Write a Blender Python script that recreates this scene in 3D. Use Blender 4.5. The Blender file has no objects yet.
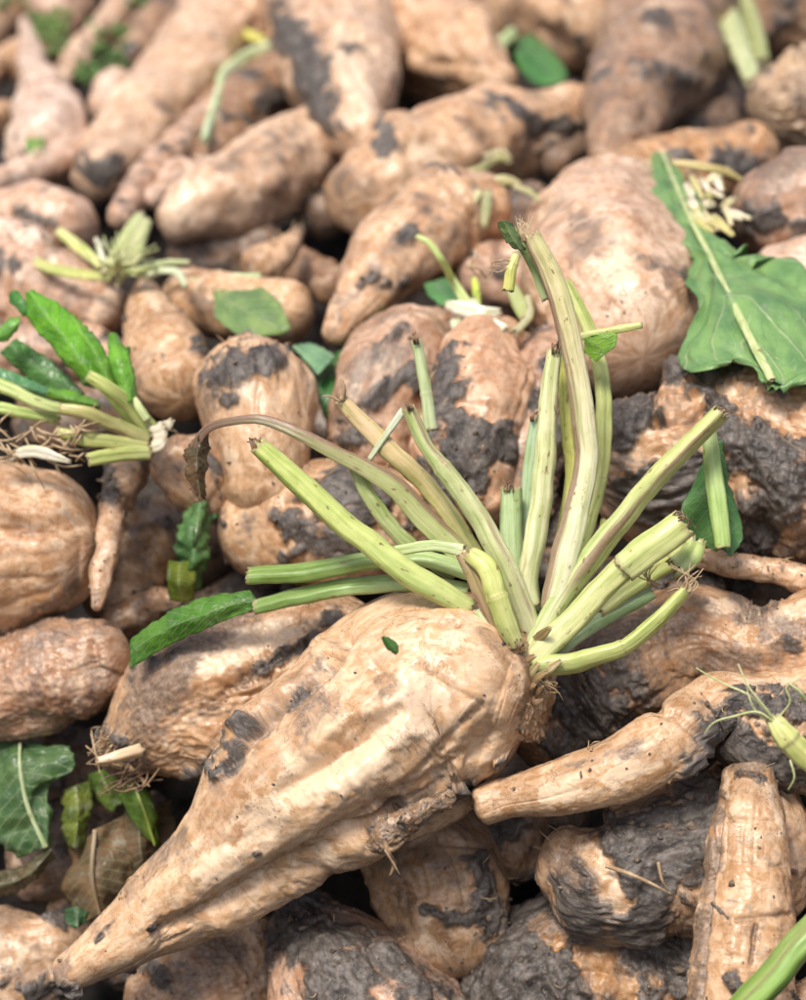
import bpy, math, random
import numpy as np
from mathutils import Vector

# ------------------------------------------------------------------ camera, sky, sun, exposure
scene = bpy.context.scene
F = 500.0 / math.tan(math.radians(15.0))        # focal length in photo pixels (806 x 1000)
PITCH = math.radians(20.0)
CAM = np.array([0.0, 0.0, 0.9])
FWD = np.array([0.0, math.cos(PITCH), -math.sin(PITCH)])
RGT = np.array([1.0, 0.0, 0.0])
UPV = np.array([0.0, math.sin(PITCH), math.cos(PITCH)])

cd = bpy.data.cameras.new('camera')
cam = bpy.data.objects.new('camera', cd)
scene.collection.objects.link(cam)
cam.location = CAM
cam.rotation_euler = (math.pi / 2 - PITCH, 0, 0)
cd.sensor_fit = 'VERTICAL'
cd.sensor_height = 36.0
cd.lens = 18.0 / math.tan(math.radians(15.0))
cd.clip_start = 0.01
cd.clip_end = 200.0
cd.dof.use_dof = True
cd.dof.focus_distance = 0.955
cd.dof.aperture_fstop = cd.lens / 1000.0 / 0.0135
scene.camera = cam

SUN_EL, SUN_AZ = math.radians(60.0), math.radians(-150.0)   # azimuth from +Y, clockwise seen from above
world = bpy.data.worlds.new('World')
scene.world = world
world.use_nodes = True
wn = world.node_tree
wn.nodes.clear()
sky = wn.nodes.new('ShaderNodeTexSky')
sky.sky_type = 'NISHITA'
sky.sun_disc = False
sky.sun_elevation = SUN_EL
sky.sun_rotation = SUN_AZ
sky.air_density = 1.0
sky.dust_density = 5.0
sky.ozone_density = 0.6
bg = wn.nodes.new('ShaderNodeBackground')
bg.inputs['Strength'].default_value = 0.068
wo = wn.nodes.new('ShaderNodeOutputWorld')
wn.links.new(sky.outputs[0], bg.inputs['Color'])
wn.links.new(bg.outputs[0], wo.inputs['Surface'])

sd = bpy.data.lights.new('sun', 'SUN')
sd.energy = 1.5
sd.angle = math.radians(14.0)
sd.color = (1.0, 0.95, 0.87)
sun = bpy.data.objects.new('sun', sd)
scene.collection.objects.link(sun)
to_sun = Vector((math.sin(SUN_AZ) * math.cos(SUN_EL), math.cos(SUN_AZ) * math.cos(SUN_EL), math.sin(SUN_EL)))
sun.rotation_euler = to_sun.to_track_quat('Z', 'Y').to_euler()
sun.location = (-1, 0, 3)

scene.view_settings.view_transform = 'Standard'
scene.view_settings.look = 'None'
scene.view_settings.gamma = 1.0
scene.view_settings.exposure = 1.17
scene.view_settings.use_curve_mapping = False

# ------------------------------------------------------------------ the heap surface and coordinates
_Y = [-400, 0, 200, 400, 650, 1000, 1400]
_I = [0.30, 0.54, 0.72, 0.86, 0.93, 0.98, 1.03]
def heap_depth(x, y):
    return 1.0 / (np.interp(y, _Y, _I) + 0.00010 * (np.asarray(x, float) - 403.0))
def at_depth(x, y, z):
    """world point at photo position x, y and distance z along the view axis"""
    x = np.asarray(x, float); y = np.asarray(y, float); z = np.asarray(z, float)
    return CAM + z[..., None] * (FWD + RGT * ((x - 403.0) / F)[..., None] - UPV * ((y - 500.0) / F)[..., None])
def on_heap(x, y, lift):
    return at_depth(x, y, heap_depth(x, y) - lift)
def project(P):
    d = P - CAM
    z = d @ FWD
    return 403.0 + F * (d @ RGT) / z, 500.0 - F * (d @ UPV) / z, z

# ------------------------------------------------------------------ numpy gradient noise
_rs = np.random.RandomState(7)
_perm = np.concatenate([_rs.permutation(256)] * 3).astype(np.int32)
_grad = _rs.normal(size=(256, 3)).astype(np.float32)
_grad /= np.linalg.norm(_grad, axis=1, keepdims=True)
def pn(P):
    P = np.asarray(P, np.float32)
    fl = np.floor(P)
    i = fl.astype(np.int32) & 255
    f = P - fl
    w = f * f * f * (f * (f * 6 - 15) + 10)
    out = np.zeros(len(P), np.float32)
    for dx in (0, 1):
        ax = _perm[i[:, 0] + dx]
        wx = w[:, 0] if dx else 1 - w[:, 0]
        for dy in (0, 1):
            ay = _perm[ax + i[:, 1] + dy]
            wy = wx * (w[:, 1] if dy else 1 - w[:, 1])
            for dz in (0, 1):
                g = _grad[_perm[ay + i[:, 2] + dz] & 255]
                dot = g[:, 0] * (f[:, 0] - dx) + g[:, 1] * (f[:, 1] - dy) + g[:, 2] * (f[:, 2] - dz)
                out += wy * (w[:, 2] if dz else 1 - w[:, 2]) * dot
    return out * 1.6
def fbm(P, o=3):
    r = 0.0; a = 1.0; P = np.asarray(P, np.float32)
    for k in range(o):
        r = r + a * pn(P); P = P * 2.07 + 11.3; a *= 0.5
    return r
def sstep(a, b, x):
    t = np.clip((x - a) / (b - a), 0, 1)
    return t * t * (3 - 2 * t)

# ------------------------------------------------------------------ mesh helpers
col = scene.collection
def make_object(name, V, quads, tris=(), mat=None, parent=None, attrs=None, smooth=True):
    V = np.asarray(V, np.float64)
    origin = V.mean(axis=0)
    if parent is not None:
        off = np.array(parent['_o'])
        local = V - off
        origin = None
    else:
        local = V - origin
    me = bpy.data.meshes.new(name)
    quads = np.asarray(quads, np.int32).reshape(-1, 4)
    tris = np.asarray(tris, np.int32).reshape(-1, 3)
    nq, nt = len(quads), len(tris)
    me.vertices.add(len(V))
    me.vertices.foreach_set('co', local.astype(np.float32).ravel())
    me.loops.add(nq * 4 + nt * 3)
    me.loops.foreach_set('vertex_index', np.concatenate([quads.ravel(), tris.ravel()]).astype(np.int32))
    me.polygons.add(nq + nt)
    me.polygons.foreach_set('loop_start', np.concatenate([np.arange(nq) * 4, nq * 4 + np.arange(nt) * 3]).astype(np.int32))
    me.polygons.foreach_set('use_smooth', np.full(nq + nt, smooth))
    me.update(calc_edges=True)
    me.validate()
    for k, (typ, arr) in (attrs or {}).items():
        a = me.attributes.new(k, typ, 'POINT')
        key = {'FLOAT': 'value', 'FLOAT_VECTOR': 'vector', 'FLOAT_COLOR': 'color'}[typ]
        a.data.foreach_set(key, np.asarray(arr, np.float32).ravel())
    if mat: me.materials.append(mat)
    ob = bpy.data.objects.new(name, me)
    col.objects.link(ob)
    if parent is not None:
        ob.parent = parent
        ob['_o'] = list(parent['_o'])
    else:
        ob.location = origin
        ob['_o'] = [float(c) for c in origin]
    return ob
def thing(name, base, label, cat, group=None):
    e = bpy.data.objects.new(name, None)
    col.objects.link(e)
    e.empty_display_size = 0.02
    e.location = base
    e['_o'] = [float(c) for c in base]
    return tag(e, label, cat, group)
def tag(o, label, cat, group=None):
    o['label'] = label; o['category'] = cat
    if group: o['group'] = group
    return o
def hermite(C, step, vals):
    """smooth curve through C (n,3); vals (n,k) carried along; returns points, tangents, values, arc"""
    C = np.asarray(C, float); vals = np.asarray(vals, float)
    d = np.maximum(np.linalg.norm(np.diff(C, axis=0), axis=1), 1e-6)
    s = np.concatenate([[0], np.cumsum(d)])
    A = np.hstack([C, vals])
    if len(C) == 2:
        M = np.repeat((A[1:] - A[:1]) / d[0], 2, axis=0)
    else:
        sl = np.diff(A, axis=0) / d[:, None]
        M = np.vstack([sl[:1], (sl[:-1] * d[1:, None] + sl[1:] * d[:-1, None]) / (d[1:] + d[:-1])[:, None], sl[-1:]])
    n = max(3, int(s[-1] / step) + 1)
    q = np.linspace(0, s[-1], n)
    k = np.clip(np.searchsorted(s, q, side='right') - 1, 0, len(d) - 1)
    h = d[k][:, None]; t = ((q - s[k]) / d[k])[:, None]
    R = (2*t**3 - 3*t**2 + 1) * A[k] + (t**3 - 2*t**2 + t) * h * M[k] + (-2*t**3 + 3*t**2) * A[k+1] + (t**3 - t**2) * h * M[k+1]
    P = R[:, :3]
    T = np.gradient(P, axis=0); T /= np.maximum(np.linalg.norm(T, axis=1, keepdims=True), 1e-9)
    return P, T, R[:, 3:], q
def frames(P, T):
    ref = CAM - P[0]
    n = ref - T[0] * (ref @ T[0])
    if np.linalg.norm(n) < 1e-4: n = UPV - T[0] * (UPV @ T[0])
    n /= np.linalg.norm(n)
    N = [n]
    for i in range(1, len(P)):
        n = N[-1] - T[i] * (N[-1] @ T[i])
        n /= max(np.linalg.norm(n), 1e-9)
        N.append(n)
    N = np.array(N)
    return N, np.cross(T, N)
def grid_quads(n, m, closed=True):
    i = np.arange(n - 1)[:, None]; j = np.arange(m if closed else m - 1)[None, :]
    jn = (j + 1) % m
    return np.stack([i*m + j + 0*i, i*m + jn, (i+1)*m + jn, (i+1)*m + j + 0*i], axis=-1).reshape(-1, 4)
def polyline_dist(x, y, pts):
    best = np.full(x.shape, 1e9)
    if len(pts) == 1: return np.hypot(x - pts[0][0], y - pts[0][1])
    for (ax, ay), (bx, by) in zip(pts[:-1], pts[1:]):
        dx, dy = bx - ax, by - ay
        t = np.clip(((x - ax) * dx + (y - ay) * dy) / (dx*dx + dy*dy + 1e-9), 0, 1)
        best = np.minimum(best, np.hypot(x - ax - t*dx, y - ay - t*dy))
    return best

# ------------------------------------------------------------------ materials
class NT:
    def __init__(s, name):
        s.m = bpy.data.materials.new(name); s.m.use_nodes = True
        s.t = s.m.node_tree; s.t.nodes.clear()
        s.out = s.n('ShaderNodeOutputMaterial'); s.b = s.n('ShaderNodeBsdfPrincipled')
        s.l(s.b.outputs[0], s.out.inputs['Surface'])
    def n(s, typ, **k):
        x = s.t.nodes.new(typ)
        for a, v in k.items(): setattr(x, a, v)
        return x
    def l(s, a, b): s.t.links.new(a, b)
    def put(s, sock, v):
        if hasattr(v, 'is_linked'): s.l(v, sock)
        elif isinstance(v, (tuple, list)) and len(v) == 3 and sock.type == 'RGBA': sock.default_value = (*v, 1)
        else: sock.default_value = v
    def attr(s, name, out='Fac'):
        return s.n('ShaderNodeAttribute', attribute_name=name).outputs[out]
    def math(s, op, a, b=0.0, c=0.0, clamp=False):
        x = s.n('ShaderNodeMath', operation=op, use_clamp=clamp)
        for i, v in enumerate((a, b, c)): s.put(x.inputs[i], v)
        return x.outputs[0]
    def mix(s, f, a, b, blend='MIX'):
        x = s.n('ShaderNodeMix', data_type='RGBA', blend_type=blend)
        x.clamp_factor = True
        s.put(x.inputs[0], f); s.put(x.inputs[6], a); s.put(x.inputs[7], b)
        return x.outputs[2]
    def noise(s, vec, scale, detail=4, rough=0.55, dist=0.0, out=0):
        x = s.n('ShaderNodeTexNoise')
        s.l(vec, x.inputs['Vector'])
        x.inputs['Scale'].default_value = scale; x.inputs['Detail'].default_value = detail
        x.inputs['Roughness'].default_value = rough; x.inputs['Distortion'].default_value = dist
        return x.outputs[out]
    def voro(s, vec, scale, feature='F1', rnd=1.0):
        x = s.n('ShaderNodeTexVoronoi', feature=feature)
        s.l(vec, x.inputs['Vector']); x.inputs['Scale'].default_value = scale; x.inputs['Randomness'].default_value = rnd
        return x.outputs['Distance']
    def vmul(s, v, w):
        x = s.n('ShaderNodeVectorMath', operation='MULTIPLY'); s.l(v, x.inputs[0]); x.inputs[1].default_value = w
        return x.outputs[0]
    def ramp(s, f, stops):
        x = s.n('ShaderNodeValToRGB'); s.put(x.inputs[0], f)
        while len(x.color_ramp.elements) < len(stops): x.color_ramp.elements.new(0.5)
        for e, (p, c) in zip(x.color_ramp.elements, stops):
            e.position = p; e.color = (c, c, c, 1) if not isinstance(c, tuple) else (*c, 1)
        return x.outputs[0]
    def mapr(s, v, a, b, c=0.0, d=1.0):
        x = s.n('ShaderNodeMapRange', interpolation_type='SMOOTHSTEP')
        s.put(x.inputs[0], v)
        for i, q in enumerate((a, b, c, d)): x.inputs[i + 1].default_value = q
        return x.outputs[0]
    def bump(s, h, strength, dist, prev=None):
        x = s.n('ShaderNodeBump'); x.inputs['Strength'].default_value = strength; x.inputs['Distance'].default_value = dist
        s.l(h, x.inputs['Height'])
        if prev is not None: s.l(prev, x.inputs['Normal'])
        return x.outputs[0]

def beet_material():
    k = NT('beet_skin')
    rest = k.attr('rest', 'Vector')                 # metres along and round the root
    mk = k.n('ShaderNodeAttribute', attribute_name='mask')
    sp = k.n('ShaderNodeSeparateColor'); k.l(mk.outputs['Color'], sp.inputs[0])
    mud, scrape_lit, brown = sp.outputs[0], sp.outputs[1], sp.outputs[2]
    film = mk.outputs['Alpha']
    tn = k.n('ShaderNodeAttribute', attribute_name='tint')
    tint, fleckd = tn.outputs['Color'], tn.outputs['Alpha']
    n2 = k.noise(rest, 130, 5, 0.68, 0.5)
    n3 = k.noise(k.vmul(rest, (0.30, 0.30, 1.0)), 230, 4, 0.65, 0.9)     # stretched round the root
    n5 = k.noise(rest, 560, 3, 0.7)
    n2c = k.math('SUBTRACT', n2, 0.5); n3c = k.math('SUBTRACT', n3, 0.5)
    c = k.mix(k.mapr(n2, 0.36, 0.64), k.mix(1.0, tint, (0.76, 0.66, 0.55), 'MULTIPLY'), k.mix(0.12, tint, (0.86, 0.72, 0.56)))
    c = k.mix(k.mapr(n3, 0.56, 0.74, 0, 0.40), c, k.mix(1.0, tint, (0.62, 0.47, 0.34), 'MULTIPLY'))
    rub_lit = k.mapr(k.math('ADD', scrape_lit, k.math('MULTIPLY', n2c, 1.3)), 0.35, 0.70)  # pale worn skin and the painted highlights
    c = k.mix(k.math('MULTIPLY', rub_lit, 0.80), c, k.mix(0.40, (0.84, 0.67, 0.49), tint))
    crack = k.math('MULTIPLY', k.mapr(k.math('ABSOLUTE', n3c), 0.0, 0.020, 1, 0), k.mapr(fleckd, 0.45, 0.75))
    c = k.mix(k.math('MULTIPLY', crack, 0.60), c, (0.15, 0.085, 0.05))
    bm = k.mapr(k.math('ADD', brown, k.math('MULTIPLY', n2c, 1.3)), 0.28, 0.80)
    c = k.mix(k.math('MULTIPLY', bm, 0.85), c, k.mix(k.mapr(n5, 0.35, 0.65), (0.10, 0.055, 0.033), (0.30, 0.18, 0.10)))
    fm = k.math('ADD', film, k.math('ADD', k.math('MULTIPLY', n2c, 1.3), k.math('MULTIPLY', n3c, 0.9)))
    fm = k.mapr(fm, 0.28, 1.05)
    c = k.mix(k.math('MULTIPLY', fm, 0.80), c, k.mix(k.mapr(n5, 0.35, 0.65), (0.075, 0.055, 0.044), (0.235, 0.175, 0.138)))
    fleck = k.math('MULTIPLY', k.mapr(n5, 0.63, 0.70), k.mapr(fleckd, 0.40, 0.70))
    c = k.mix(k.math('MULTIPLY', fleck, 0.75), c, (0.06, 0.045, 0.038))
    mm = k.mapr(k.math('ADD', mud, k.math('ADD', k.math('MULTIPLY', n2c, 1.5), k.math('MULTIPLY', n3c, 0.7))), 0.25, 0.78)
    mudc = k.mix(k.mapr(n2, 0.34, 0.70), (0.036, 0.031, 0.028), (0.145, 0.123, 0.108))
    mudc = k.mix(k.math('MULTIPLY', k.mapr(n5, 0.52, 0.70), 0.6), mudc, (0.23, 0.19, 0.16))
    c = k.mix(mm, c, mudc)
    k.l(c, k.b.inputs['Base Color'])
    rr = k.n('ShaderNodeMix', data_type='FLOAT'); k.l(k.math('MAXIMUM', mm, fm), rr.inputs[0]); k.l(k.mapr(n2, 0.3, 0.7, 0.20, 0.42), rr.inputs[2]); rr.inputs[3].default_value = 0.50
    k.l(rr.outputs[0], k.b.inputs['Roughness'])
    k.b.inputs['Specular IOR Level'].default_value = 0.45
    h = k.math('ADD', k.math('MULTIPLY', n3, 0.6), k.math('ADD', k.math('MULTIPLY', n5, 0.30), k.math('MULTIPLY', n2, k.math('ADD', 0.9, k.math('MULTIPLY', mm, 2.2)))))
    h = k.math('SUBTRACT', h, k.math('MULTIPLY', crack, 0.35))
    k.l(k.bump(h, 0.42, 0.0010), k.b.inputs['Normal'])
    return k.m

def stalk_material():
    k = NT('leaf_stalk_green')
    rest = k.attr('rest', 'Vector'); tint = k.attr('tint', 'Color')
    mk = k.n('ShaderNodeAttribute', attribute_name='mask')
    sp = k.n('ShaderNodeSeparateColor'); k.l(mk.outputs['Color'], sp.inputs[0])
    brown, pale, cut = sp.outputs[0], sp.outputs[1], sp.outputs[2]
    longv = k.vmul(rest, (1.0, 1.0, 0.045))
    ns = k.noise(longv, 620, 3, 0.6)
    nb = k.noise(longv, 210, 4, 0.65, 0.5)
    nd = k.noise(rest, 90, 4, 0.6)
    nf = k.noise(rest, 420, 3, 0.6)
    c = k.mix(k.mapr(ns, 0.2, 0.6), k.mix(1.0, tint, (0.80, 0.85, 0.66), 'MULTIPLY'), k.mix(1.0, tint, (1.22, 1.17, 1.28), 'MULTIPLY'))
    c = k.mix(k.mapr(nd, 0.40, 0.66, 0, 0.45), c, k.mix(1.0, tint, (0.76, 0.80, 0.55), 'MULTIPLY'))
    c = k.mix(k.math('MULTIPLY', pale, 0.7), c, (0.74, 0.74, 0.55))
    bs = k.mapr(k.math('ADD', brown, k.math('MULTIPLY', k.math('SUBTRACT', nb, 0.5), 1.6)), 0.38, 0.80)
    c = k.mix(k.math('MULTIPLY', bs, 0.85), c, k.mix(nf, (0.15, 0.075, 0.06), (0.36, 0.22, 0.15)))
    dots = k.mapr(k.noise(k.vmul(rest, (1, 1, 0.6)), 300, 2, 0.5), 0.635, 0.69)
    c = k.mix(k.math('MULTIPLY', dots, k.mapr(nd, 0.42, 0.62, 0, 0.85)), c, (0.20, 0.10, 0.05))
    scuff = k.mapr(k.noise(k.vmul(rest, (1, 1, 0.25)), 260, 4, 0.7), 0.64, 0.74)
    c = k.mix(k.math('MULTIPLY', scuff, 0.60), c, (0.22, 0.17, 0.11))
    c = k.mix(k.math('MULTIPLY', cut, k.mapr(nf, 0.3, 0.6, 0.35, 1.0)), c, k.mix(k.mapr(nf, 0.4, 0.62), (0.17, 0.095, 0.05), (0.52, 0.43, 0.25)))
    k.l(c, k.b.inputs['Base Color'])
    k.b.inputs['Roughness'].default_value = 0.34
    k.b.inputs['Specular IOR Level'].default_value = 0.45
    k.b.inputs['Subsurface Weight'].default_value = 0.12
    k.b.inputs['Subsurface Radius'].default_value = (0.6, 1.0, 0.3)
    k.b.inputs['Subsurface Scale'].default_value = 0.003
    h = k.math('ADD', k.math('MULTIPLY', ns, 0.8), k.math('MULTIPLY', nd, 0.8))
    k.l(k.bump(h, 0.4, 0.0008), k.b.inputs['Normal'])
    return k.m

def leaf_material():
    k = NT('leaf_blade_green')
    uv = k.attr('leafuv', 'Vector'); tint = k.attr('tint', 'Color')
    rest = k.attr('rest', 'Vector')
    sep = k.n('ShaderNodeSeparateXYZ'); k.l(uv, sep.inputs[0])
    u, v, wear = sep.outputs[0], sep.outputs[1], sep.outputs[2]
    n1 = k.noise(rest, 60, 4, 0.6); n2 = k.noise(rest, 210, 4, 0.65)
    au = k.math('ABSOLUTE', u)
    ph = k.math('ADD', k.math('MULTIPLY', k.math('SUBTRACT', v, k.math('MULTIPLY', au, 0.22)), 9.0), k.math('MULTIPLY', n1, 0.5))
    vein = k.mapr(k.math('PINGPONG', ph, 0.5), 0.0, 0.07, 1, 0)
    vein = k.math('MAXIMUM', vein, k.mapr(au, 0.0, 0.05, 1, 0))
    fine = k.mapr(k.voro(rest, 190, 'DISTANCE_TO_EDGE'), 0.0, 0.10, 1, 0)
    c = k.mix(k.mapr(n1, 0.35, 0.65), k.mix(1.0, tint, (0.62, 0.72, 0.62), 'MULTIPLY'), k.mix(1.0, tint, (1.25, 1.18, 0.95), 'MULTIPLY'))
    c = k.mix(k.math('MULTIPLY', vein, 0.75), c, k.mix(0.6, tint, (0.52, 0.58, 0.34)))
    c = k.mix(k.math('MULTIPLY', fine, 0.18), c, k.mix(0.5, tint, (0.30, 0.42, 0.18)))
    dirt = k.mapr(k.math('ADD', wear, k.math('MULTIPLY', k.math('SUBTRACT', n2, 0.5), 1.5)), 0.50, 0.85)
    c = k.mix(k.math('MULTIPLY', dirt, 0.75), c, k.mix(n2, (0.10, 0.075, 0.05), (0.26, 0.21, 0.13)))
    dust = k.mapr(k.noise(rest, 90, 6, 0.75, 0.6), 0.54, 0.74)
    c = k.mix(k.math('MULTIPLY', dust, 0.45), c, (0.46, 0.50, 0.44))
    k.l(c, k.b.inputs['Base Color'])
    k.b.inputs['Roughness'].default_value = 0.33
    k.b.inputs['Specular IOR Level'].default_value = 0.5
    h = k.math('ADD', k.math('MULTIPLY', vein, -0.8), k.math('ADD', k.math('MULTIPLY', fine, -0.20), k.math('MULTIPLY', n1, 1.2)))
    k.l(k.bump(h, 0.55, 0.0014), k.b.inputs['Normal'])
    tr = k.n('ShaderNodeBsdfTranslucent'); k.l(k.mix(1.0, c, (1.0, 1.15, 0.5), 'MULTIPLY'), tr.inputs[0])
    ms = k.n('ShaderNodeMixShader'); ms.inputs[0].default_value = 0.22
    k.l(k.b.outputs[0], ms.inputs[1]); k.l(tr.outputs[0], ms.inputs[2]); k.l(ms.outputs[0], k.out.inputs['Surface'])
    return k.m

def soil_material():
    k = NT('wet_soil')
    tc = k.n('ShaderNodeTexCoord').outputs['Object']
    n = k.noise(tc, 60, 7, 0.7); n2 = k.noise(tc, 260, 5, 0.7)
    c = k.mix(k.mapr(n, 0.35, 0.7), (0.012, 0.009, 0.008), (0.040, 0.029, 0.022))
    k.l(c, k.b.inputs['Base Color']); k.b.inputs['Roughness'].default_value = 0.65
    k.l(k.bump(k.math('ADD', n, k.math('MULTIPLY', n2, 0.5)), 1.0, 0.006), k.b.inputs['Normal'])
    return k.m
def fibre_material(name, a, b, rough=0.6):
    k = NT(name)
    tc = k.n('ShaderNodeTexCoord').outputs['Object']
    k.l(k.mix(k.mapr(k.noise(tc, 160, 4), 0.35, 0.65), a, b), k.b.inputs['Base Color'])
    k.b.inputs['Roughness'].default_value = rough
    k.l(k.bump(k.noise(tc, 900, 3), 0.5, 0.0008), k.b.inputs['Normal'])
    return k.m
M_BEET, M_STALK, M_LEAF, M_SOIL = beet_material(), stalk_material(), leaf_material(), soil_material()
M_FIBRE = fibre_material('root_fibre', (0.30, 0.20, 0.11), (0.52, 0.39, 0.24))
M_DARKFIBRE = fibre_material('dark_root_fibre', (0.09, 0.055, 0.035), (0.30, 0.19, 0.105))
M_GREENFIBRE = fibre_material('green_shoot', (0.36, 0.42, 0.15), (0.62, 0.62, 0.34))
M_CLOD = fibre_material('soil_crumb', (0.06, 0.045, 0.036), (0.19, 0.14, 0.10))

TAN = (0.60, 0.385, 0.235); PALE = (0.67, 0.465, 0.325); PINK = (0.60, 0.39, 0.28); ORANGE = (0.50, 0.275, 0.125)
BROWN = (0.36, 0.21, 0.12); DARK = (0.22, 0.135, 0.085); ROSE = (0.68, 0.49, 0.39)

# ------------------------------------------------------------------ builders
CRUMB_SITES = []
_seed = [0]
def root_mesh(name, pts, tone=TAN, mud=0.10, film=0.25, marks=(), res=2.2, cap=(0.7, 0.7), lump=1.0, wr=1.0,
              fray=0.0, seed=None, parent=None, grow=1.06, var=1.0, fine=1.0):
    """one beet root swept along its spine: pts are (x, y, radius in photo pixels, lift from the heap in metres)"""
    _seed[0] += 1
    sd_ = (_seed[0] if seed is None else seed) * 17.31
    pts = [tuple(p) if len(p) == 4 else (*p, 0.0) for p in pts]
    A = np.array(pts, float)
    z = heap_depth(A[:, 0], A[:, 1]) - A[:, 3]
    C = at_depth(A[:, 0], A[:, 1], z)
    rad = A[:, 2] * grow * z / F
    zm = z.mean()
    step = res * zm / F
    P, T, vals, s = hermite(C, step, rad[:, None])
    R_ = np.maximum(vals[:, 0], rad.min() * 0.6)
    def cap_pts(P0, T0, r0, c, sign):
        n = max(5, int(r0 * 1.5 / step))
        a = np.linspace(0, math.pi / 2, n + 1)[1:]
        a[-1] = math.pi / 2 - 0.03
        return P0 + sign * T0 * (np.sin(a) * c * r0)[:, None], np.cos(a) * r0, np.sin(a) * c * r0
    p1, r1, e1 = cap_pts(P[-1], T[-1], R_[-1], cap[1], 1)
    p0, r0, e0 = cap_pts(P[0], T[0], R_[0], cap[0], -1)
    P = np.vstack([p0[::-1], P, p1]); rr = np.concatenate([r0[::-1], R_, r1])
    T = np.vstack([np.repeat(T[:1], len(p0), 0), T, np.repeat(T[-1:], len(p1), 0)])
    s = np.concatenate([-e0[::-1], s, s[-1] + e1])
    N, B = frames(P, T)
    Rm = rad.max()
    u = s / Rm * 0.75 + sd_
    P = P + (N * pn(np.stack([u, u*0 + 3.1, u*0 + 8.7], 1))[:, None] + B * pn(np.stack([u, u*0 + 13.1, u*0 + 1.7], 1))[:, None]) * (0.11 * lump * Rm)
    m = int(np.clip(2 * math.pi * Rm / step, 28, 420))
    th = np.linspace(0, 2 * math.pi, m, endpoint=False)
    ct, st = np.cos(th), np.sin(th)
    dirs = N[:, None, :] * ct[None, :, None] + B[:, None, :] * st[None, :, None]
    n = len(P)
    Q = np.stack([np.broadcast_to(ct, (n, m)) * (0.35 + 0.65 * rr[:, None] / Rm),
                  np.broadcast_to(st, (n, m)) * (0.35 + 0.65 * rr[:, None] / Rm),
                  np.broadcast_to((s / Rm)[:, None], (n, m))], axis=-1).reshape(-1, 3)
    S3 = np.array([sd_, sd_ * 0.37, sd_ * 0.71])
    q = Q + S3
    d = lump * (0.150 * pn(q * 0.95) + 0.075 * pn(q * 2.2) + 0.026 * fine * pn(q * 5.1))
    fl = pn(Q * np.array([2.0, 2.0, 0.45]) + S3)
    d += lump * 0.045 * fl - 0.05 * lump * np.exp(-(fl / 0.10) ** 2) * sstep(-0.1, 0.4, pn(q * 0.8 + 5))
    ring = pn(Q * np.array([1.1, 1.1, 7.5]) + S3)
    d += wr * 0.011 * ring - wr * 0.016 * np.exp(-(ring / 0.12) ** 2) * sstep(0.0, 0.5, pn(q * 1.6 + 9))
    d += fine * (0.008 * pn(q * 11.0) + 0.004 * pn(q * 23.0))
    if fray: d += fray * 0.7 * (0.05 * np.abs(pn(Q * np.array([9, 9, 5.0]) + S3)) - 0.06 * np.abs(pn(q * 7.3)) + 0.03 * pn(q * 16))
    rl = np.repeat(rr, m)
    dsc = (0.4 * Rm * np.sqrt(np.clip(rl / Rm, 0, 1)) + 0.6 * rl)
    base = np.repeat(P, m, axis=0); D = dirs.reshape(-1, 3)
    V = base + D * (rl + d * dsc)[:, None]
    # stains, grooves and patches
    X, Yp, _z = project(V)
    fc = sstep(-0.25, 0.25, np.einsum('ij,ij->i', D, (CAM - V) / np.linalg.norm(CAM - V, axis=1, keepdims=True)))
    w1 = fbm(q * 3.0 + 31, 3); w2 = fbm(q * 9.0 + 3, 3)
    cov = 0.65 * fbm(q * 0.95 + 77, 4) + 0.22 * w1
    mth = 0.62 - mud * 1.25
    mudm = sstep(-0.20, 0.16, cov - mth)
    scr = sstep(0.15, 0.6, fbm(q * 1.15 + 51, 3)) * 0.55
    brn = np.zeros(len(V)); wq = q * 1.3 + np.stack([w1, w2, -w1], 1) * 0.35
    flm = film + 0.62 * fbm(wq + 13, 4) + 0.25 * pn(Q * np.array([1.4, 1.4, 5.0]) + S3 + 4) + 0.42 * sstep(-0.34, 0.02, cov - mth)
    flm = flm - 0.12 * sstep(1.3, 1.6, zm)
    extra = np.zeros(len(V))
    for mkk in marks:
        kind, pp, wd, sg = mkk[:4]
        dd = polyline_dist(X, Yp, pp)
        soft = (dd + (w1 * 0.55 + w2 * 0.25) * wd * (0.5 if kind in ('groove', 'ridge') else 1.0)) / wd
        a = (1 - (sstep(0.15, 1.6, soft) if kind == 'film' else sstep(0.25, 1.45, soft) if kind in ('mud', 'brown') else sstep(0.45, 1.1, soft))) * fc
        if kind == 'mud':
            mudm = np.maximum(mudm, a * sg); flm = np.maximum(flm, flm * 0.5 + 0.62 * sg * fc * (1 - sstep(0.5, 1.9, soft)))
        elif kind == 'clean': mudm = mudm * (1 - a * sg); flm = flm - 0.3 * a * sg
        elif kind == 'scrape_lit': scr = np.maximum(scr, a * sg); flm = flm - 0.35 * a * sg  # scraped skin, plus highlights painted pale on some beets
        elif kind == 'brown': brn = np.maximum(brn, a * sg)
        elif kind == 'film': flm = flm + a * sg
        elif kind == 'groove':
            g = np.exp(-(soft / 0.6) ** 2) * fc
            extra -= g * sg; flm = flm + 0.15 * g
        elif kind == 'ridge':
            extra += np.exp(-(soft / 0.7) ** 2) * fc * sg
    px = zm / F
    extra = extra * px
    clod = sstep(0.30, 0.80, mudm) * (0.0008 + Rm * (0.045 + 0.075 * np.clip(fbm(q * 2.8 + 60, 4), -0.55, 1.5)))
    V = V + D * (extra + clod)[:, None]
    quads = grid_quads(n, m)
    ends = np.vstack([P[0] - T[0] * 0.0003, P[-1] + T[-1] * 0.0003])
    V = np.vstack([V, ends])
    j = np.arange(m); jn = (j + 1) % m
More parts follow.
